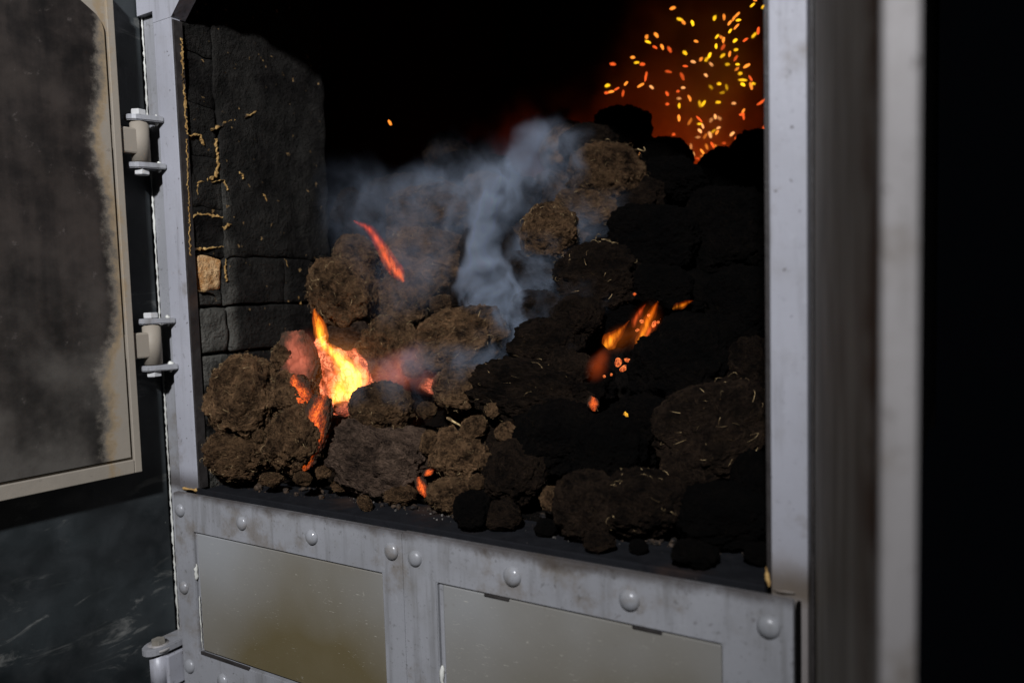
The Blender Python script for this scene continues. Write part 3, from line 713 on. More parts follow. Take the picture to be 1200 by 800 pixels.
T = [  # px, py, rx, ry, mat, variant, rotation, label, group
 (287, 467, 48, 54, 'peat', 0, 0, 'big rounded brown peat clod against the brick wall beside the left jamb', GM),
 (276, 533, 38, 31, 'peat', 1, 0, 'fibrous peat clod on the sill under the big rounded one', GM),
 (338, 416, 21, 22, 'peat', 2, 0, 'small brown peat clod wedged against the brick wall beside the pink glow', GM),
 (346, 462, 28, 32, 'peat', 3, 10, 'brown peat clod left of the bright flame, above the orange glowing cleft', GM),
 (348, 516, 37, 46, 'peat', 4, -8, 'upright peat clod on the sill left of the orange glowing cleft', GM),
 (455, 477, 38, 35, 'peat', 5, 25, 'oval dark peat clod with a folded groove below the bright flame', GM),
 (450, 538, 66, 48, 'smooth', 6, -15, 'large smooth dark clod under the oval grooved one', GM),
 (404, 347, 44, 46, 'peat', 7, 0, 'heart-shaped brown peat clod above the bright flame', GM),
 (409, 396, 33, 22, 'smooth', 8, 0, 'smooth grey-brown clod tip hanging over the bright flame', GM),
 (474, 352, 44, 36, 'peat', 9, 20, 'straw-flecked clod right of the heart-shaped one under the orange flame ribbon', GM),
 (458, 412, 42, 42, 'peat', 10, 30, 'brown clod between the bright flame and the fuzzy ridge clod', GM),
 (541, 398, 58, 40, 'peat', 11, 20, 'fuzzy peat clod with pale fibres at the foot of the smoke column', GM),
 (540, 452, 34, 30, 'peat', 12, 0, 'dark clod with hairy top under the fuzzy smoke-foot clod', GM),
 (622, 462, 78, 42, 'dim', 13, -10, 'broad dark clod left of the right-hand flames', GM),
 (556, 500, 18, 15, 'peat', 0, 40, 'small tan peat lump in the middle of the front face', GM),
 (538, 534, 37, 36, 'peat', 3, 0, 'rounded brown clod right of the large smooth one', GM),
 (605, 556, 42, 46, 'dim', 4, 0, 'dim smooth round clod near the middle of the sill', GM),
 (531, 578, 31, 22, 'peat', 1, 0, 'tan fibrous clod behind the two dark round ones on the sill', GM),
 (512, 617, 24, 25, 'deep_shade', 6, 0, 'dark round clod sitting on the sill above the seam of the lower doors', GM),
 (551, 597, 21, 21, 'deep_shade', 9, 0, 'small dark round clod touching the tan fibrous one on the sill', GM),
 (650, 512, 58, 50, 'deep_shade', 2, 0, 'black clod under the broad dark one', GM),
 (416, 298, 27, 25, 'peat', 5, 0, 'smoky clod left of the orange flame ribbon', GM),
 (507, 252, 58, 34, 'peat', 10, 10, 'hazy brown clod on the crest left of the smoke column', GM),
 (505, 304, 60, 44, 'peat', 12, -10, 'large hazy clod behind the orange flame ribbon', GM),
 (568, 231, 28, 27, 'peat', 11, 0, 'brown crest clod at the left edge of the smoke column', GM),
 (606, 236, 30, 27, 'dim', 8, 0, 'clod veiled by the smoke column on the crest', GM),
 (641, 277, 34, 36, 'peat', 2, 0, 'squarish brown clod standing out of the smoke right of the column', GM),
 (622, 318, 40, 26, 'dim', 3, 0, 'dark clod under the squarish brown one', GM),
 (690, 170, 36, 28, 'dim', 4, 0, 'dark clod on the peak of the heap with a bent straw', GM),
 (708, 208, 47, 40, 'peat', 13, 0, 'fuzzy brown clod just under the peak of the heap', GM),
 (688, 246, 42, 26, 'peat', 7, 0, 'brown clod between the fuzzy peak clod and the squarish one', GM),
 (575, 300, 40, 40, 'dim', 1, 0, 'clod wholly veiled inside the smoke column', GM),
 (560, 350, 36, 26, 'dim', 6, 0, 'dark clod at the base of the smoke column above the fuzzy one', GM),
 (422, 250, 36, 32, 'dim', 3, 0, 'dark clod behind the end of the brick wall in drifting smoke', GM),
 (470, 226, 44, 24, 'dim', 8, 0, 'dark crest clod in blue drifting smoke beside the brick wall end', GM),
 (550, 196, 48, 22, 'deep_shade', 2, 0, 'low black clod on the far crest above the smoke', GM),
 (640, 405, 48, 34, 'dim', 0, 0, 'dark clod under grey smoke left of the right-hand flames', GM),
 (632, 362, 36, 24, 'dim', 5, 0, 'dark clod in the smoke right of the column foot', GM),
 (790, 210, 42, 28, 'deep_shade', 5, 0, 'black rounded crest clod under the thickest sparks', GR), (842, 199, 25, 27, 'deep_shade', 9, 0, 'small pointed black crest clod between two rounded ones under the sparks', GR), (886, 190, 32, 40, 'deep_shade', 1, 0, 'tall black crest clod touching the right jamb', GR),
 (898, 240, 30, 34, 'deep_shade', 4, 0, 'black clod touching the right jamb below the tall crest one', GR), (862, 232, 30, 28, 'deep_shade', 7, 0, 'black clod below the small pointed crest clod', GR),
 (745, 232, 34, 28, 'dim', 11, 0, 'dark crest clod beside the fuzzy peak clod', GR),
 (765, 285, 58, 48, 'deep_shade', 6, 0, 'black shaded clod below the peak clods, beside the crest', GB), (852, 275, 58, 58, 'deep_shade', 10, 0, 'big black shaded clod below the crest beside the right jamb', GB), (702, 322, 56, 46, 'dim', 12, 0, 'dark shaded clod right of the squarish brown one', GB),
 (775, 338, 40, 30, 'deep_shade', 7, 0, 'small black shaded clod above the right-hand flames', GB), (872, 358, 48, 50, 'deep_shade', 13, 0, 'black shaded clod touching the right jamb above the fibrous upright one', GB), (795, 428, 60, 64, 'deep_shade', 0, -30, 'large black round clod right of the right-hand flames, bounding them', GB),
 (676, 375, 34, 34, 'dim', 4, 0, 'dark shaded clod in grey smoke left of the amber wedge flame', GB), (668, 432, 34, 28, 'dim', 3, 0, 'dark shaded clod just left of the dull orange flame', GB), (840, 400, 34, 34, 'deep_shade', 8, 0, 'black shaded clod between large round black one and right jamb', GB),
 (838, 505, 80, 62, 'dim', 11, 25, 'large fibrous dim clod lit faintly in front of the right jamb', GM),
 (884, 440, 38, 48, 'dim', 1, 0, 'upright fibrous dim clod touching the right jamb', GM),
 (712, 532, 50, 52, 'deep_shade', 9, 0, 'black shaded clod between the dim round clod and the fibrous dim clod', GB), (752, 492, 36, 30, 'deep_shade', 6, 0, 'black shaded clod just under the tiny yellow ember', GB),
 (755, 592, 54, 44, 'dim', 4, 0, 'dim brown clod above the right lower door, between black clod and fibrous dim one', GD), (686, 592, 40, 42, 'dim', 6, 0, 'dim brown clod on the sill right of the dim smooth round clod', GD), (845, 604, 56, 40, 'deep_shade', 2, 0, 'black clod on the sill below the large fibrous dim clod', GD),
 (892, 566, 32, 40, 'deep_shade', 5, 0, 'black clod against the right jamb low above the sill', GD), (800, 560, 30, 26, 'dim', 7, 0, 'small dim clod tucked under the large fibrous dim clod', GD),
 (590, 604, 22, 18, 'dim', 10, 0, None, GS), (640, 618, 15, 11, 'deep_shade', 0, 0, None, GS), (702, 634, 20, 13, 'dim', 11, 0, None, GS),
 (748, 640, 12, 9, 'deep_shade', 13, 0, None, GS), (815, 648, 30, 17, 'deep_shade', 3, 0, None, GS), (888, 648, 17, 15, 'deep_shade', 1, 0, None, GS),
 (405, 565, 18, 12, 'peat', 2, 0, None, GS), (470, 580, 20, 14, 'peat', 4, 0, None, GS), (318, 562, 16, 9, 'peat', 8, 0, None, GS),
]
for _q, (_a, _b, _c, _d) in enumerate([(328, 500, 10, 8), (386, 548, 11, 9), (507, 515, 14, 12), (574, 538, 13, 11), (486, 432, 14, 12), (520, 357, 15, 11), (448, 382, 12, 10), (643, 578, 15, 13),
        (596, 506, 16, 13), (503, 478, 12, 10), (580, 474, 14, 12), (312, 508, 9, 8), (428, 590, 12, 8), (362, 556, 11, 8), (560, 560, 11, 10), (470, 300, 16, 12), (540, 262, 14, 11)]):
    T.append((_a, _b, _c, _d, 'peat', _q*3, _q*40, None, GG)); 
LBL = {GG: 'small peat lump lodged between larger clods in the heap', GR: 'shade-dark clod on the crest silhouetted against the orange spark glow', GB: 'shade-dark clod in the shaded right part of the heap',
       GD: 'dim shaded clod low in the heap just above the right half of the sill', GS: 'small lump of peat lying at the foot of the heap on the sill'}
LIFT = {(455, 477): .085, (450, 538): -.02, (641, 277): .08, (404, 347): .02, (541, 398): .03, (512, 617): .02, (531, 578): .02, (507, 252): .03, (568, 231): .04, (606, 236): .03, (708, 208): .03, (556, 500): .03, (795, 428): .03}
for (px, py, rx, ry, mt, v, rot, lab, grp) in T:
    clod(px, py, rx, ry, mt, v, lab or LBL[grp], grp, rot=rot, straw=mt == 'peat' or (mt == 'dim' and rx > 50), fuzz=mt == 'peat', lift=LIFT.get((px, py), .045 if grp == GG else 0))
# clods wedged behind, showing only through the gaps
rn = random.Random(5)
for i in range(9):
    for j in range(6):
        x = .06 + i*.135 + rn.uniform(-.03, .03); y = .24 + j*.13 + rn.uniform(-.03, .03)
        z = pile_z(x, y) - .105 + rn.uniform(-.02, .015)
        if z < .2 or z > 1.0 or (x < .12 and y < .42): continue
        r = rn.uniform(.065, .09)
        mt = 'deep_shade' if x > .62 else rn.choice(['dim', 'deep_shade', 'peat'])
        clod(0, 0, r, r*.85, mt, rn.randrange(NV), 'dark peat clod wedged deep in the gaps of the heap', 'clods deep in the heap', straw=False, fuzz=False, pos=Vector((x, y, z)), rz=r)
# crumbled peat under the clods
V = []; F = []; nx, ny = 90, 70
for i in range(nx):
    for j in range(ny):
        x = -.28 + 1.52*i/(nx-1); y = .13 + 1.25*j/(ny-1); V.append((x, y, pile_z(x, min(y, .80+.25*sstep(.5, 1., x)))-.135 - max(0, y-.95)*.55))
Vn = np.array(V); Vn[:, 2] += fbm(Vn*14, 4)*.018; Vn[:, 2] = np.maximum(Vn[:, 2], .161+.012*np.abs(fbm(Vn*30, 2)))
for i in range(nx-1):
    for j in range(ny-1): F.append((i*ny+j, (i+1)*ny+j, (i+1)*ny+j+1, i*ny+j+1))
# keep clear of the pier
F = [f for f in F if all(Vn[k][0] > .006 or Vn[k][1] > .39 for k in f)]
core = mesh_obj('crumbled_peat', Vn, F, MAT['deep_shade'], None, True); tag(core, 'crumbled dark peat filling the gaps beneath the clods of the heap', 'peat', kind='stuff')
# crumbs and dust on the sill
V = []; F = []; rn = random.Random(9)
icobm = bmesh.new(); bmesh.ops.create_icosphere(icobm, subdivisions=2, radius=1); icoV = [v.co.copy() for v in icobm.verts]; icoF = [[v.index for v in f.verts] for f in icobm.faces]; icobm.free()
def crumbs(name, n, gen, mat, label, smooth=False):
    V = []; F = []
    for k in range(n):
        c, r = gen(); b = len(V); sq = [rn.uniform(.6, 1.3) for _ in range(3)]; off = rn.random()*50
        for q in icoV:
            m_ = 1+.35*float(vnoise(np.array([[q.x*1.7+off, q.y*1.7, q.z*1.7]]))[0])
            V.append((c[0]+q.x*r*sq[0]*m_, c[1]+q.y*r*sq[1]*m_, c[2]+q.z*r*sq[2]*m_))
        F += [[b+i for i in f] for f in icoF]
    o = mesh_obj(name, V, F, mat, None, smooth); return tag(o, label, 'peat', kind='stuff')
def g1():
    x = rn.uniform(.02, 1.17); y = min(.23, .045+abs(rn.gauss(0, .04))+.03*sstep(.1, .5, x)+.02*sstep(.7, 1.1, x)); r = .0008+.0085*rn.random()**7
    if y < .045: r *= .5
    return (x, y, .169+r*.6), r
crumbs('peat_crumbs', 420, g1, MAT['crumb'], 'loose peat crumbs scattered on the sill at the foot of the heap')
def g2():
    x = rn.choice([rn.gauss(.42, .07), rn.gauss(.60, .03), rn.uniform(.05, 1.15)]); y = rn.uniform(.05, .10); r = .0007+.0022*rn.random()**4
    return (min(1.17, max(.02, x)), y, .169+r*.5), r
crumbs('ash_flecks', 55, g2, MAT['ash'], 'pale grey ash flecks on the black sill')
# loose straws
STR = [((745, 178), (757, 184), (752, 176)), ((530, 490), (518, 484), (540, 496)), ((477, 325), (471, 336), (478, 317)), ((396, 378), (410, 384), (416, 392)),
       ((694, 227), (697, 236), (699, 242))]
for q, pts in enumerate(STR):
    P3 = []
    for (a, b) in pts: p, t = on_pile(a, b); P3.append(p - CF*.03)
    V = []; F = []
    for s in range(9):
        f = s/8; c = (1-f)**2*P3[0]+2*f*(1-f)*P3[1]+f*f*P3[2]; r = .0016 if q != 1 else .0035
        for a in range(5): V.append(c + (CR*math.cos(a*1.2566)+CU*math.sin(a*1.2566))*r*(1-.4*f))
    for s in range(8):
        for a in range(5): F.append((s*5+a, s*5+(a+1) % 5, s*5+5+(a+1) % 5, s*5+5+a))
    o = mesh_obj('straw_stem', V, F, MAT['straw'], None, True)
    tag(o, ['bent pale straw sticking up from the peak of the heap', 'thick tan root sticking out in the middle of the heap', 'thin straw beside the orange flame ribbon',
            'curled pale straw on the clod over the bright flame', 'yellow straw on the clod below the peak', 'thin straw on the fuzzy clod at the smoke foot'][q], 'straw')

# ------------------------------------------------------------------ embers
def ember(px, py, rx, ry, mat, label, v=0, rot=0, lift=-.02, grp='glowing embers in the heap', depth=.35, rz=None):
    return clod(px, py, rx, ry, mat, v, label, grp, depth=depth, rot=rot, straw=False, fuzz=False, name='ember', cat='ember', lift=lift, rz=rz)
ember(394, 440, 42, 54, 'ember_hot', 'large cracked pinkish ember in the gap behind the bright flame', 2, 15, -.032, rz=14)
ember(442, 444, 40, 22, 'firelight_core', 'added glowing core behind the oval grooved clod, spilling firelight', 12, 20, -.07, rz=16)  # added emitter that spills warm light through the gap
ember(352, 424, 25, 38, 'ember_dull', 'dull pink glowing clod face between the brick wall and the bright flame', 10, 8, .012, rz=14)
ember(371, 505, 17, 46, 'ember_or', 'orange glowing cleft face between the upright clod and the smooth one', 6, -14, .020, rz=12)
ember(357, 462, 15, 26, 'ember_or', 'red-orange ember face at the top of the glowing cleft', 4, 24, .022, rz=12)
ember(505, 452, 15, 10, 'ember_pink', 'small pinkish ember right of the oval grooved clod', 3, 0, .0, rz=8)
ember(436, 460, 17, 9, 'ember_pink', 'pinkish ember crust on the left of the oval grooved clod', 9, 35, -.01, rz=8)
ember(409, 478, 18, 9, 'ember_pink', 'pink-edged ember lip under the bright flame', 11, 0, .015, rz=10)
ember(496, 568, 7, 13, 'ember_or', 'red ember specks at the foot of the large smooth clod', 7, 20, .02, rz=6)
ember(504, 551, 8, 4, 'ember_or', 'tiny red ember above the tan fibrous clod', 5, 30, .02, rz=4)
for q, (a, b, rx, ry, mt, lf) in enumerate([(722, 424, 5, 7, 'ember_sp', .03), (728, 431, 6, 4, 'ember_sp', .03), (734, 422, 3, 7, 'ember_sp', .03), (714, 438, 2, 2, 'ember_sp', .03),
        (738, 434, 4, 6, 'ember_ye', .03), (749, 377, 3, 3, 'ember_sp', .03), (757, 370, 2, 2, 'ember_sp', .03), (763, 380, 5, 3, 'ember_sp', .03), (744, 387, 2, 3, 'ember_sp', .03), (768, 378, 2, 2, 'ember_sp', .03), (706, 440, 2, 2, 'ember_sp', .03)]):
    ember(a, b, rx*.85, ry*.8, mt, 'small glowing ember crumb at the root of the right-hand flames', q, q*37, lf, 'ember crumbs under the right-hand flames', rz=3)
ember(692, 470, 7, 9, 'ember_or', 'small lone orange ember under the right-hand flames', 3, 0, .05, rz=5)
ember(729, 483, 4, 5, 'ember_ye', 'tiny yellow ember under the black clod of the right-hand flames', 4, 0, .05, rz=4)
ember(740, 346, 3, 2, 'ember_or', 'red ember fleck above the right-hand flames', 4, 0, .04, rz=2)
# bed of fire behind the crest, lighting the smoke over it
pb = on_plane_y(818, 205, 1.36)
bed = clod(0, 0, .33, .12, 'ember_bed', 6, 'glowing fire bed hidden behind the crest of the heap', None, straw=False, fuzz=False, name='fire_bed', cat='embers', pos=Vector(pb)+Vector((0, .0, -.09)), rz=.16)

pb = on_plane_y(610, 205, 1.45)
clod(0, 0, .20, .08, 'ember_bed', 3, 'smaller glowing fire bed added behind the crest, nearer the brick wall', None, straw=False, fuzz=False, name='fire_bed', cat='embers', pos=Vector(pb)+Vector((0, 0, -.17)), rz=.14)  # second bed, added out of view to spread the orange glow left
# ------------------------------------------------------------------ flames: closed tongues of glowing gas
def flame_mat(name, stops, dens, k):
    m = N(name); p = m.coord('Generated'); z = m.n('ShaderNodeSeparateXYZ', Vector=p).outputs[k]
    n = m.noise(m.n('ShaderNodeMapping', Vector=m.geo(), Scale=(130, 130, 38)).outputs[0], 1, 2, .6)
    col = m.ramp(z, stops)
    e = m.n('ShaderNodeEmission'); m.set(e.inputs[0], col); m.set(e.inputs[1], m.math('MULTIPLY', m.mr(n, .3, .68, .12, 1.6), dens))
    m.t.links.new(e.outputs[0], m.out.inputs['Volume']); m.m.cycles.volume_step_rate = .6
    return m.m
for _k, _nm, _st, _d in (('fl_main', 'bright_flame', [(0, (1, .50, .04)), (.35, (1, .52, .05)), (.75, (1, .36, .02)), (1, (1, .20, .01))], 100),
                         ('fl_or', 'orange_flame', [(0, (1, .17, .035)), (.5, (1, .13, .02)), (1, (.9, .07, .012))], 34),
                         ('fl_yo', 'amber_flame', [(0, (1, .36, .02)), (.5, (1, .26, .01)), (1, (1, .14, .005))], 44)):
    MAT[_k] = flame_mat(_nm, _st, _d, 2); MAT[_k+'_o'] = flame_mat(_nm+'_fringe', [(p, (c[0], c[1]*.6, c[2])) for p, c in _st], _d*.35, 2)
def flame(pts, lift, mat, label, flat=.7, k=1.45, parent=None):
    """pts: (px, py, half width in px)"""
    P = []; Rr = []
    base, t0 = on_pile(pts[0][0], pts[0][1])
    for (a, b, wd) in pts:
        d = ray(a, b); s = (t0-lift); q = CAM + d*s; P.append(q); Rr.append(wd*k*s/FPX)
    # resample
    V = []; F = []; S = 14; n = 30
    P = np.array(P); Rr = np.array(Rr); u = np.linspace(0, len(P)-1, n)
    def cr(A, x):
        i = int(min(x, len(A)-1.0001)); f = x-i
        a, b, c, d = A[max(i-1, 0)], A[i], A[min(i+1, len(A)-1)], A[min(i+2, len(A)-1)]
        return .5*((2*b)+(c-a)*f+(2*a-5*b+4*c-d)*f*f+(3*b-a-3*c+d)*f**3)
    for i, x in enumerate(u):
        c = cr(P, x); r = max(.0004, float(cr(Rr, x))); nx_ = cr(P, min(x+.05, len(P)-1))-cr(P, max(x-.05, 0)); nx_ /= np.linalg.norm(nx_)
        s = np.cross(nx_, CF); s /= np.linalg.norm(s); dd = np.cross(nx_, s)
        c = c + s*float(vnoise(np.array([[x*1.3, a*.1, 3.]]))[0])*r*.25
        for q in range(S): V.append(c + s*r*math.cos(q*math.tau/S) + dd*r*flat*math.sin(q*math.tau/S))
    for i in range(n-1):
        for k in range(S): F.append((i*S+k, i*S+(k+1) % S, (i+1)*S+(k+1) % S, (i+1)*S+k))
    F.append(tuple(range(S))[::-1]); F.append(tuple((n-1)*S+k for k in range(S)))
    if parent is not None: return mesh_obj('flame_core', V, F, MAT[mat], parent, True)
    mat0, mat = mat, mat+'_o'
    o = mesh_obj('flame', V, F, MAT[mat], None, True)
    flame(pts, lift, mat0, None, flat, .8, o); flame(pts, lift, mat0, None, flat, .45, o)
    return tag(o, label, 'flame')
flame([(416, 473, 5), (417, 462, 10), (416, 448, 10), (411, 435, 10), (401, 424, 8), (390, 414, 6), (381, 405, 5), (376, 393, 6), (373, 378, 5), (368, 362, 1)], .025, 'fl_main', 'bright yellow-white flame in the gap under the heart-shaped clod')
flame([(386, 472, 3), (394, 464, 12), (400, 452, 15), (405, 440, 10), (408, 428, 4)], .015, 'fl_yo', 'yellow flame sheet in front of the large cracked ember')
flame([(474, 330, 2), (466, 319, 6), (454, 303, 6), (444, 283, 4.5), (432, 268, 3.5), (415, 259, 1)], .12, 'fl_or', 'orange ribbon of flame curling up above the straw-flecked clod')
flame([(437, 408, 2), (428, 412, 5), (418, 416, 5), (408, 419, 2)], .03, 'fl_or', 'small orange flame under the smooth clod tip')
flame([(709, 406, 4), (714, 401, 7), (721, 393, 5), (729, 385, 2.6), (737, 376, .5)], .06, 'fl_yo', 'amber wedge of flame leaning right over the ember crumbs')
flame([(747, 409, 1.5), (750, 399, 4.5), (755, 388, 5), (759, 377, 4), (764, 366, 4), (771, 353, .8)], .06, 'fl_yo', 'amber flame rising behind the black clod')
flame([(756, 396, 1.5), (761, 387, 3), (767, 380, 2.4), (774, 374, .5)], .06, 'fl_or', 'short orange flame on the right of the rising amber flame')
flame([(743, 384, 1.5), (745, 374, 3), (751, 364, 2.5), (757, 356, .5)], .06, 'fl_or', 'faint orange tongue on the left of the rising amber flame')
flame([(788, 362, 1), (794, 359, 3), (803, 356, 2.6), (812, 352, .5)], .06, 'fl_yo', 'detached amber flame tip right of the other flames')
def haze_mat(name, c, dens):
    m = N(name); p = m.coord('Object'); r2 = m.vmath('DOT_PRODUCT', p, p)
    f = m.math('POWER', m.math('SUBTRACT', 1., r2, clamp=True), 3.0); n = m.noise(m.geo(), 22, 2)
    e = m.n('ShaderNodeEmission'); m.set(e.inputs[0], (*c, 1)); m.set(e.inputs[1], m.math('MULTIPLY', m.math('MULTIPLY', f, m.mr(n, .3, .7, .4, 1.4)), dens))
    m.t.links.new(e.outputs[0], m.out.inputs['Volume']); m.m.cycles.volume_step_rate = .8; return m.m
HZM = haze_mat('firelit_haze', (1, .17, .075), 6); HZF = haze_mat('faint_firelit_haze', (1, .22, .11), 6); HZO = haze_mat('glowing_orange_gas', (1, .13, .02), 6)  # firelight on smoke by the embers, put in as self-lit haze
HB = bmesh.new(); bmesh.ops.create_icosphere(HB, subdivisions=3, radius=1); HM = bpy.data.meshes.new('flame_haze'); HB.to_mesh(HM); HB.free()
def glow(px, py, rx, ry, rot, lift, mat, label):
    me = HM.copy(); me.materials.append(mat); o = bpy.data.objects.new('flame_haze', me); link(o)
    p, t = on_pile(px, py); t -= lift; o.location = CAM+ray(px, py)*t; o.rotation_mode = 'QUATERNION'
    o.rotation_quaternion = CAMQ @ Quaternion((0, 0, 1), math.radians(rot)); o.scale = (rx*t/FPX, ry*t/FPX, min(rx, ry)*t/FPX)
    return tag(o, label, 'flame')
glow(402, 432, 46, 62, 10, .04, haze_mat('flame_bloom', (1, .34, .07), 3.2), 'soft yellow-orange bloom added round the bright flame')  # bloom round the flame painted as emission
glow(358, 418, 28, 40, -10, .03, HZM, 'dull pink firelit haze left of the large cracked ember')
glow(462, 438, 76, 34, 25, .06, HZF, 'dull pink firelit haze behind the oval grooved clod')
glow(505, 450, 30, 18, 0, .05, HZF, 'faint pink glow over the small ember right of the oval grooved clod')
glow(700, 430, 17, 24, -25, .06, HZO, 'dull orange flame left of the ember crumbs')
glow(754, 384, 24, 40, -25, .055, haze_mat('amber_bloom', (1, .2, .02), 4.5), 'faint amber bloom added round the rising amber flame')  # bloom round the right-hand flames, also painted as emission
glow(724, 398, 26, 20, 35, .055, bpy.data.materials['amber_bloom'], 'faint amber bloom added round the amber wedge of flame')
glow(707, 417, 12, 15, -40, .06, HZO, 'upper wisp of the dull orange flame under the amber wedge')

# ------------------------------------------------------------------ smoke
def smoke(name, label, segs, amp, color, noise_scale, stretch, lo, hi, step=.35):
    """closed box of air; the density follows drifting strands between world points"""
    m = N(name+'_air'); p = m.geo()
    wn = m.n('ShaderNodeTexNoise', Vector=p, Scale=noise_scale*.75, Detail=2.0, Roughness=.6).outputs['Color']
    q = m.vmath('ADD', p, m.vmath('SCALE', m.vmath('SUBTRACT', wn, (.5, .5, .5)), .17))
    tot = None
    for (A, B, r, a) in segs:
        A = Vector(A); B = Vector(B); ab = B-A
        ap = m.vmath('SUBTRACT', q, tuple(A))
        t = m.math('DIVIDE', m.vmath('DOT_PRODUCT', ap, tuple(ab)), ab.length_squared, clamp=True)
        d = m.vmath('LENGTH', m.vmath('SUBTRACT', ap, m.vmath('SCALE', tuple(ab), t)))
        # constant vector scaled by t
        g = m.mr(d, 0, r, a, 0)
        tot = g if tot is None else m.math('ADD', tot, g)
    st = m.n('ShaderNodeMapping', Vector=q, Scale=stretch).outputs[0]
    n = m.noise(st, noise_scale, 2.5, .6)
    den = m.math('MULTIPLY', tot, m.mr(n, .36, .66, .0, 1.9))
    den = m.math('MULTIPLY', den, amp)
    pv = m.n('ShaderNodeVolumePrincipled'); m.set(pv.inputs['Color'], (*color, 1)); m.set(pv.inputs['Density'], den); m.set(pv.inputs['Anisotropy'], .1)
    m.t.links.new(pv.outputs[0], m.out.inputs['Volume']); m.m.cycles.volume_step_rate = step
    bm = bmesh.new()                           # closed hull round the strands
    for (A, B, r, a) in segs:
        for c in (A, B):
            for q in icoV[:]:
                v = Vector(c) + q*(r+.05); bm.verts.new([min(hi[k], max(lo[k], v[k])) for k in range(3)])
    hl = bmesh.ops.convex_hull(bm, input=bm.verts[:])
    bmesh.ops.delete(bm, geom=list({e for e in hl['geom_interior']+hl['geom_unused'] if isinstance(e, bmesh.types.BMVert)}), context='VERTS')
    o = bm_obj(name, bm, m.m); return tag(o, label, 'smoke', kind='stuff')
def sp(px, py, lift): return on_pile(px, py)[0] - CF*lift
def spd(px, py, t): return CAM + ray(px, py)*t
# distance to the heap where the column leaves it
tb = on_pile(590, 375)[1]
def s_(px, py, dt): return spd(px, py, tb+dt)
segs = [
 (s_(640, 385, -.02), s_(590, 365, -.02), .070, .8),
 (s_(592, 372, -.04), s_(566, 318, -.02), .058, 3.2),
 (s_(566, 318, -.02), s_(572, 262, .04), .056, 3.2),
 (s_(572, 262, .04), s_(600, 222, .08), .072, 1.6),
 (s_(600, 218, .08), s_(645, 188, .13), .110, .45),
 (s_(630, 190, .13), s_(520, 225, .16), .115, .42),
 (s_(520, 225, .16), s_(425, 255, .18), .120, .22),
 (s_(480, 320, -.02), s_(520, 260, .10), .120, .16),
 (s_(610, 370, -.02), s_(640, 300, .06), .090, .75),
 (s_(640, 300, .06), s_(700, 250, .12), .090, .40),
 (s_(430, 300, .0), s_(420, 220, .2), .11, .06),
 (s_(540, 420, -.08), s_(640, 395, -.04), .070, .40),
 (s_(640, 395, -.04), s_(690, 330, .0), .080, .35),
 (s_(440, 445, -.17), s_(520, 430, -.12), .060, .40),
]
pts = np.array([p for s in segs for p in (s[0], s[1])])
lo = pts.min(0)-.13; hi = pts.max(0)+.13; lo[0] = max(lo[0], .012); lo[1] = max(lo[1], .05); lo[2] = max(lo[2], .22)
smoke('smoke', 'blue-grey smoke rising in a column from the heap and drifting left', segs, 12.0, (.66, .79, 1.0), 11, (1.6, 1.6, .6), lo, hi, .4)
gl = [(spd(800, 190, 2.25), spd(830, 70, 2.25), .36, 1.0), (spd(820, 150, 2.25), spd(640, 185, 2.3), .24, 1.5), (spd(640, 180, 2.3), spd(500, 190, 2.3), .18, 1.8)]
pts = np.array([p for s in gl for p in (s[0], s[1])]); lo2 = pts.min(0)-.34; hi2 = pts.max(0)+.34
lo2[1] = max(lo2[1], hi[1]+.01, 1.0); hi2[1] = min(hi2[1], 1.94); hi2[0] = min(hi2[0], 1.255); lo2[0] = max(-.34, lo2[0]); hi2[2] = min(hi2[2], 1.95)
smoke('smoke', 'thin smoke lit orange by the fire behind the crest of the heap', gl, 2.2, (.85, .75, .7), 6, (1, 1, .8), lo2, hi2, 1.0)

# ------------------------------------------------------------------ sparks
def spark_mesh(name, mat):
    bm = bmesh.new(); bmesh.ops.create_icosphere(bm, subdivisions=2, radius=1)
    for v in bm.verts: v.co *= 1+.12*math.sin(v.co.x*5+v.co.y*3)
    me = bpy.data.meshes.new(name); bm.to_mesh(me); bm.free(); me.polygons.foreach_set('use_smooth', [True]*len(me.polygons)); me.materials.append(mat); return me
def em_mat(name, c, s):
    m = N(name); e = m.n('ShaderNodeEmission'); m.set(e.inputs[0], (*c, 1)); m.set(e.inputs[1], s); m.t.links.new(e.outputs[0], m.out.inputs['Surface']); return m.m
SPK = {'y': spark_mesh('spark', em_mat('yellow_spark', (1, .52, .012), 1.9)), 'o': spark_mesh('spark', em_mat('amber_spark', (1, .27, .03), 1.7)),
       'r': spark_mesh('spark', em_mat('red_spark', (1, .12, .02), 1.2)), 'p': spark_mesh('spark', em_mat('pale_spark', (1, .40, .12), 1.6))}
SL = {'y': 'yellow spark hovering over the crest of the heap', 'o': 'amber spark hovering over the crest of the heap',
      'r': 'red-orange spark hovering over the crest of the heap', 'p': 'pale peach spark hovering over the crest of the heap'}
def spark(px, py, l, ang, c):
    t = random.uniform(1.95, 2.30); p = spd(px, py, t)
    o = bpy.data.objects.new('spark', SPK[c]); link(o); o.location = p; o.rotation_mode = 'QUATERNION'
    o.rotation_quaternion = CAMQ @ Quaternion((0, 0, 1), math.radians(ang)); k = t/FPX
    wd = random.uniform(1.1, 1.75); o.scale = (l*.52*k, wd*k, wd*k); return tag(o, SL[c], 'spark', {'y': 'yellow', 'o': 'amber', 'r': 'red-orange', 'p': 'pale'}[c]+' sparks over the crest')
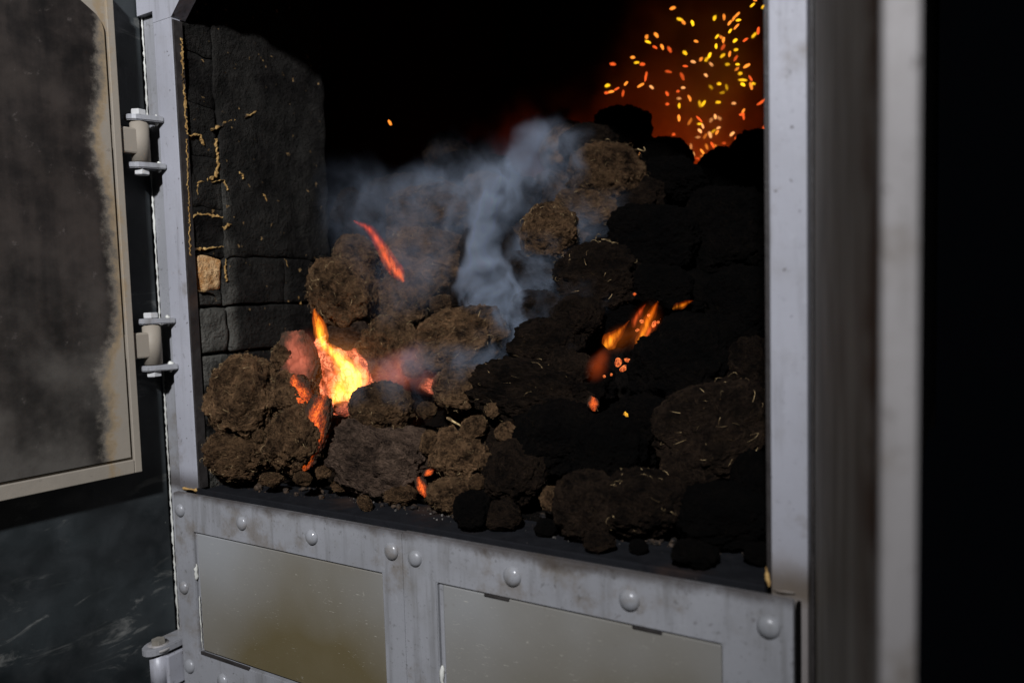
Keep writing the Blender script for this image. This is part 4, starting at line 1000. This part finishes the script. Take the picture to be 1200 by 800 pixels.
# (x, y) in the 1200x629 enlargement of (700,0)-(910,110), length, angle, colour
Z1 = '''506 55 7 20 o;555 132 8 -20 y;578 152 6 -50 o;638 157 7 -70 y;785 121 6 75 y;849 117 7 -85 o;938 98 8 45 o;914 124 7 60 o;946 136 6 10 y;887 153 7 55 o;932 178 9 48 o;
889 208 6 55 y;1040 34 7 40 y;1117 44 7 35 y;1058 2 4 0 o;1138 92 9 72 r;1077 206 9 85 r;1050 236 8 50 y;1156 257 6 30 o;992 267 7 35 r;923 272 6 40 y;802 245 6 50 y;830 252 5 -40 o;845 268 7 80 o;
795 310 6 90 y;842 315 8 60 r;929 334 5 10 y;886 362 7 80 o;840 373 7 40 y;927 390 8 60 r;752 370 7 70 y;731 398 6 60 y;694 397 5 60 o;763 432 6 -45 p;643 415 6 -15 p;590 444 6 -5 r;662 278 5 -20 o;
588 356 6 -40 y;396 237 7 -50 o;330 248 5 80 o;340 282 7 -20 y;387 318 6 -30 r;435 316 7 -65 o;485 334 8 -60 r;238 385 5 0 o;265 420 6 5 y;303 431 6 0 r;105 430 7 -5 r;325 512 12 80 r;
478 481 8 -10 r;570 514 10 -65 r;728 505 5 -40 p;872 432 5 0 y;940 432 5 0 y;1002 441 9 30 o;936 462 6 40 o;958 493 5 0 y;975 537 10 -3 y;1027 527 8 -60 r;976 567 6 -30 y;1030 578 9 -75 o;1045 561 5 0 y;
69 573 6 15 y;192 559 6 50 o;292 571 9 30 o;364 585 6 -40 p;576 588 5 0 p;761 586 6 -45 y;817 562 5 0 y;866 586 7 -75 y;838 621 6 10 y'''
# the same for (700,90)-(910,200)
Z2 = '''62 108 5 0 r;94 100 7 10 o;131 81 7 30 r;172 110 8 80 r;468 115 6 -60 r;541 98 4 0 r;470 183 4 0 r;548 146 5 0 p;548 193 6 90 y;547 278 8 -85 o;619 146 8 -65 o;688 183 8 -75 y;712 178 8 60 y;
811 171 6 0 y;915 178 5 0 p;1104 167 14 33 r;620 300 9 60 o;762 290 6 60 p;790 268 6 -80 p;817 278 6 -40 p;684 285 10 -45 r;687 316 6 0 y;706 332 6 -70 p;268 246 8 5 r;259 330 9 -55 r;512 386 4 20 r;
688 363 6 -45 p;675 405 6 0 p;722 397 7 60 o;756 390 8 -70 p;778 365 7 40 y;802 372 6 60 o;812 342 5 20 p;903 382 7 45 p;930 422 6 -70 r;978 228 6 60 o;970 252 7 10 r;980 272 6 -80 r;
1116 353 7 -85 r;628 470 8 -85 p;642 511 8 -65 p;733 470 7 -70 o;772 458 8 -60 r;796 470 7 -60 o;706 506 9 -55 o;709 537 7 -25 o;676 548 7 -15 r;608 536 6 30 r;573 496 6 0 r;326 480 10 -75 r;
286 517 6 60 p;326 553 7 -80 p;849 445 5 0 r;880 519 5 0 o;904 530 8 85 r'''
KZ = 210/1200
for src, oy in ((Z1, 0), (Z2, 90)):
    for e in src.replace('\n', '').split(';'):
        x, y, l, a, c = e.split(); spark(700+float(x)*KZ, oy+float(y)*KZ, float(l), float(a), c)
spark(457, 144, 7, -60, 'o')
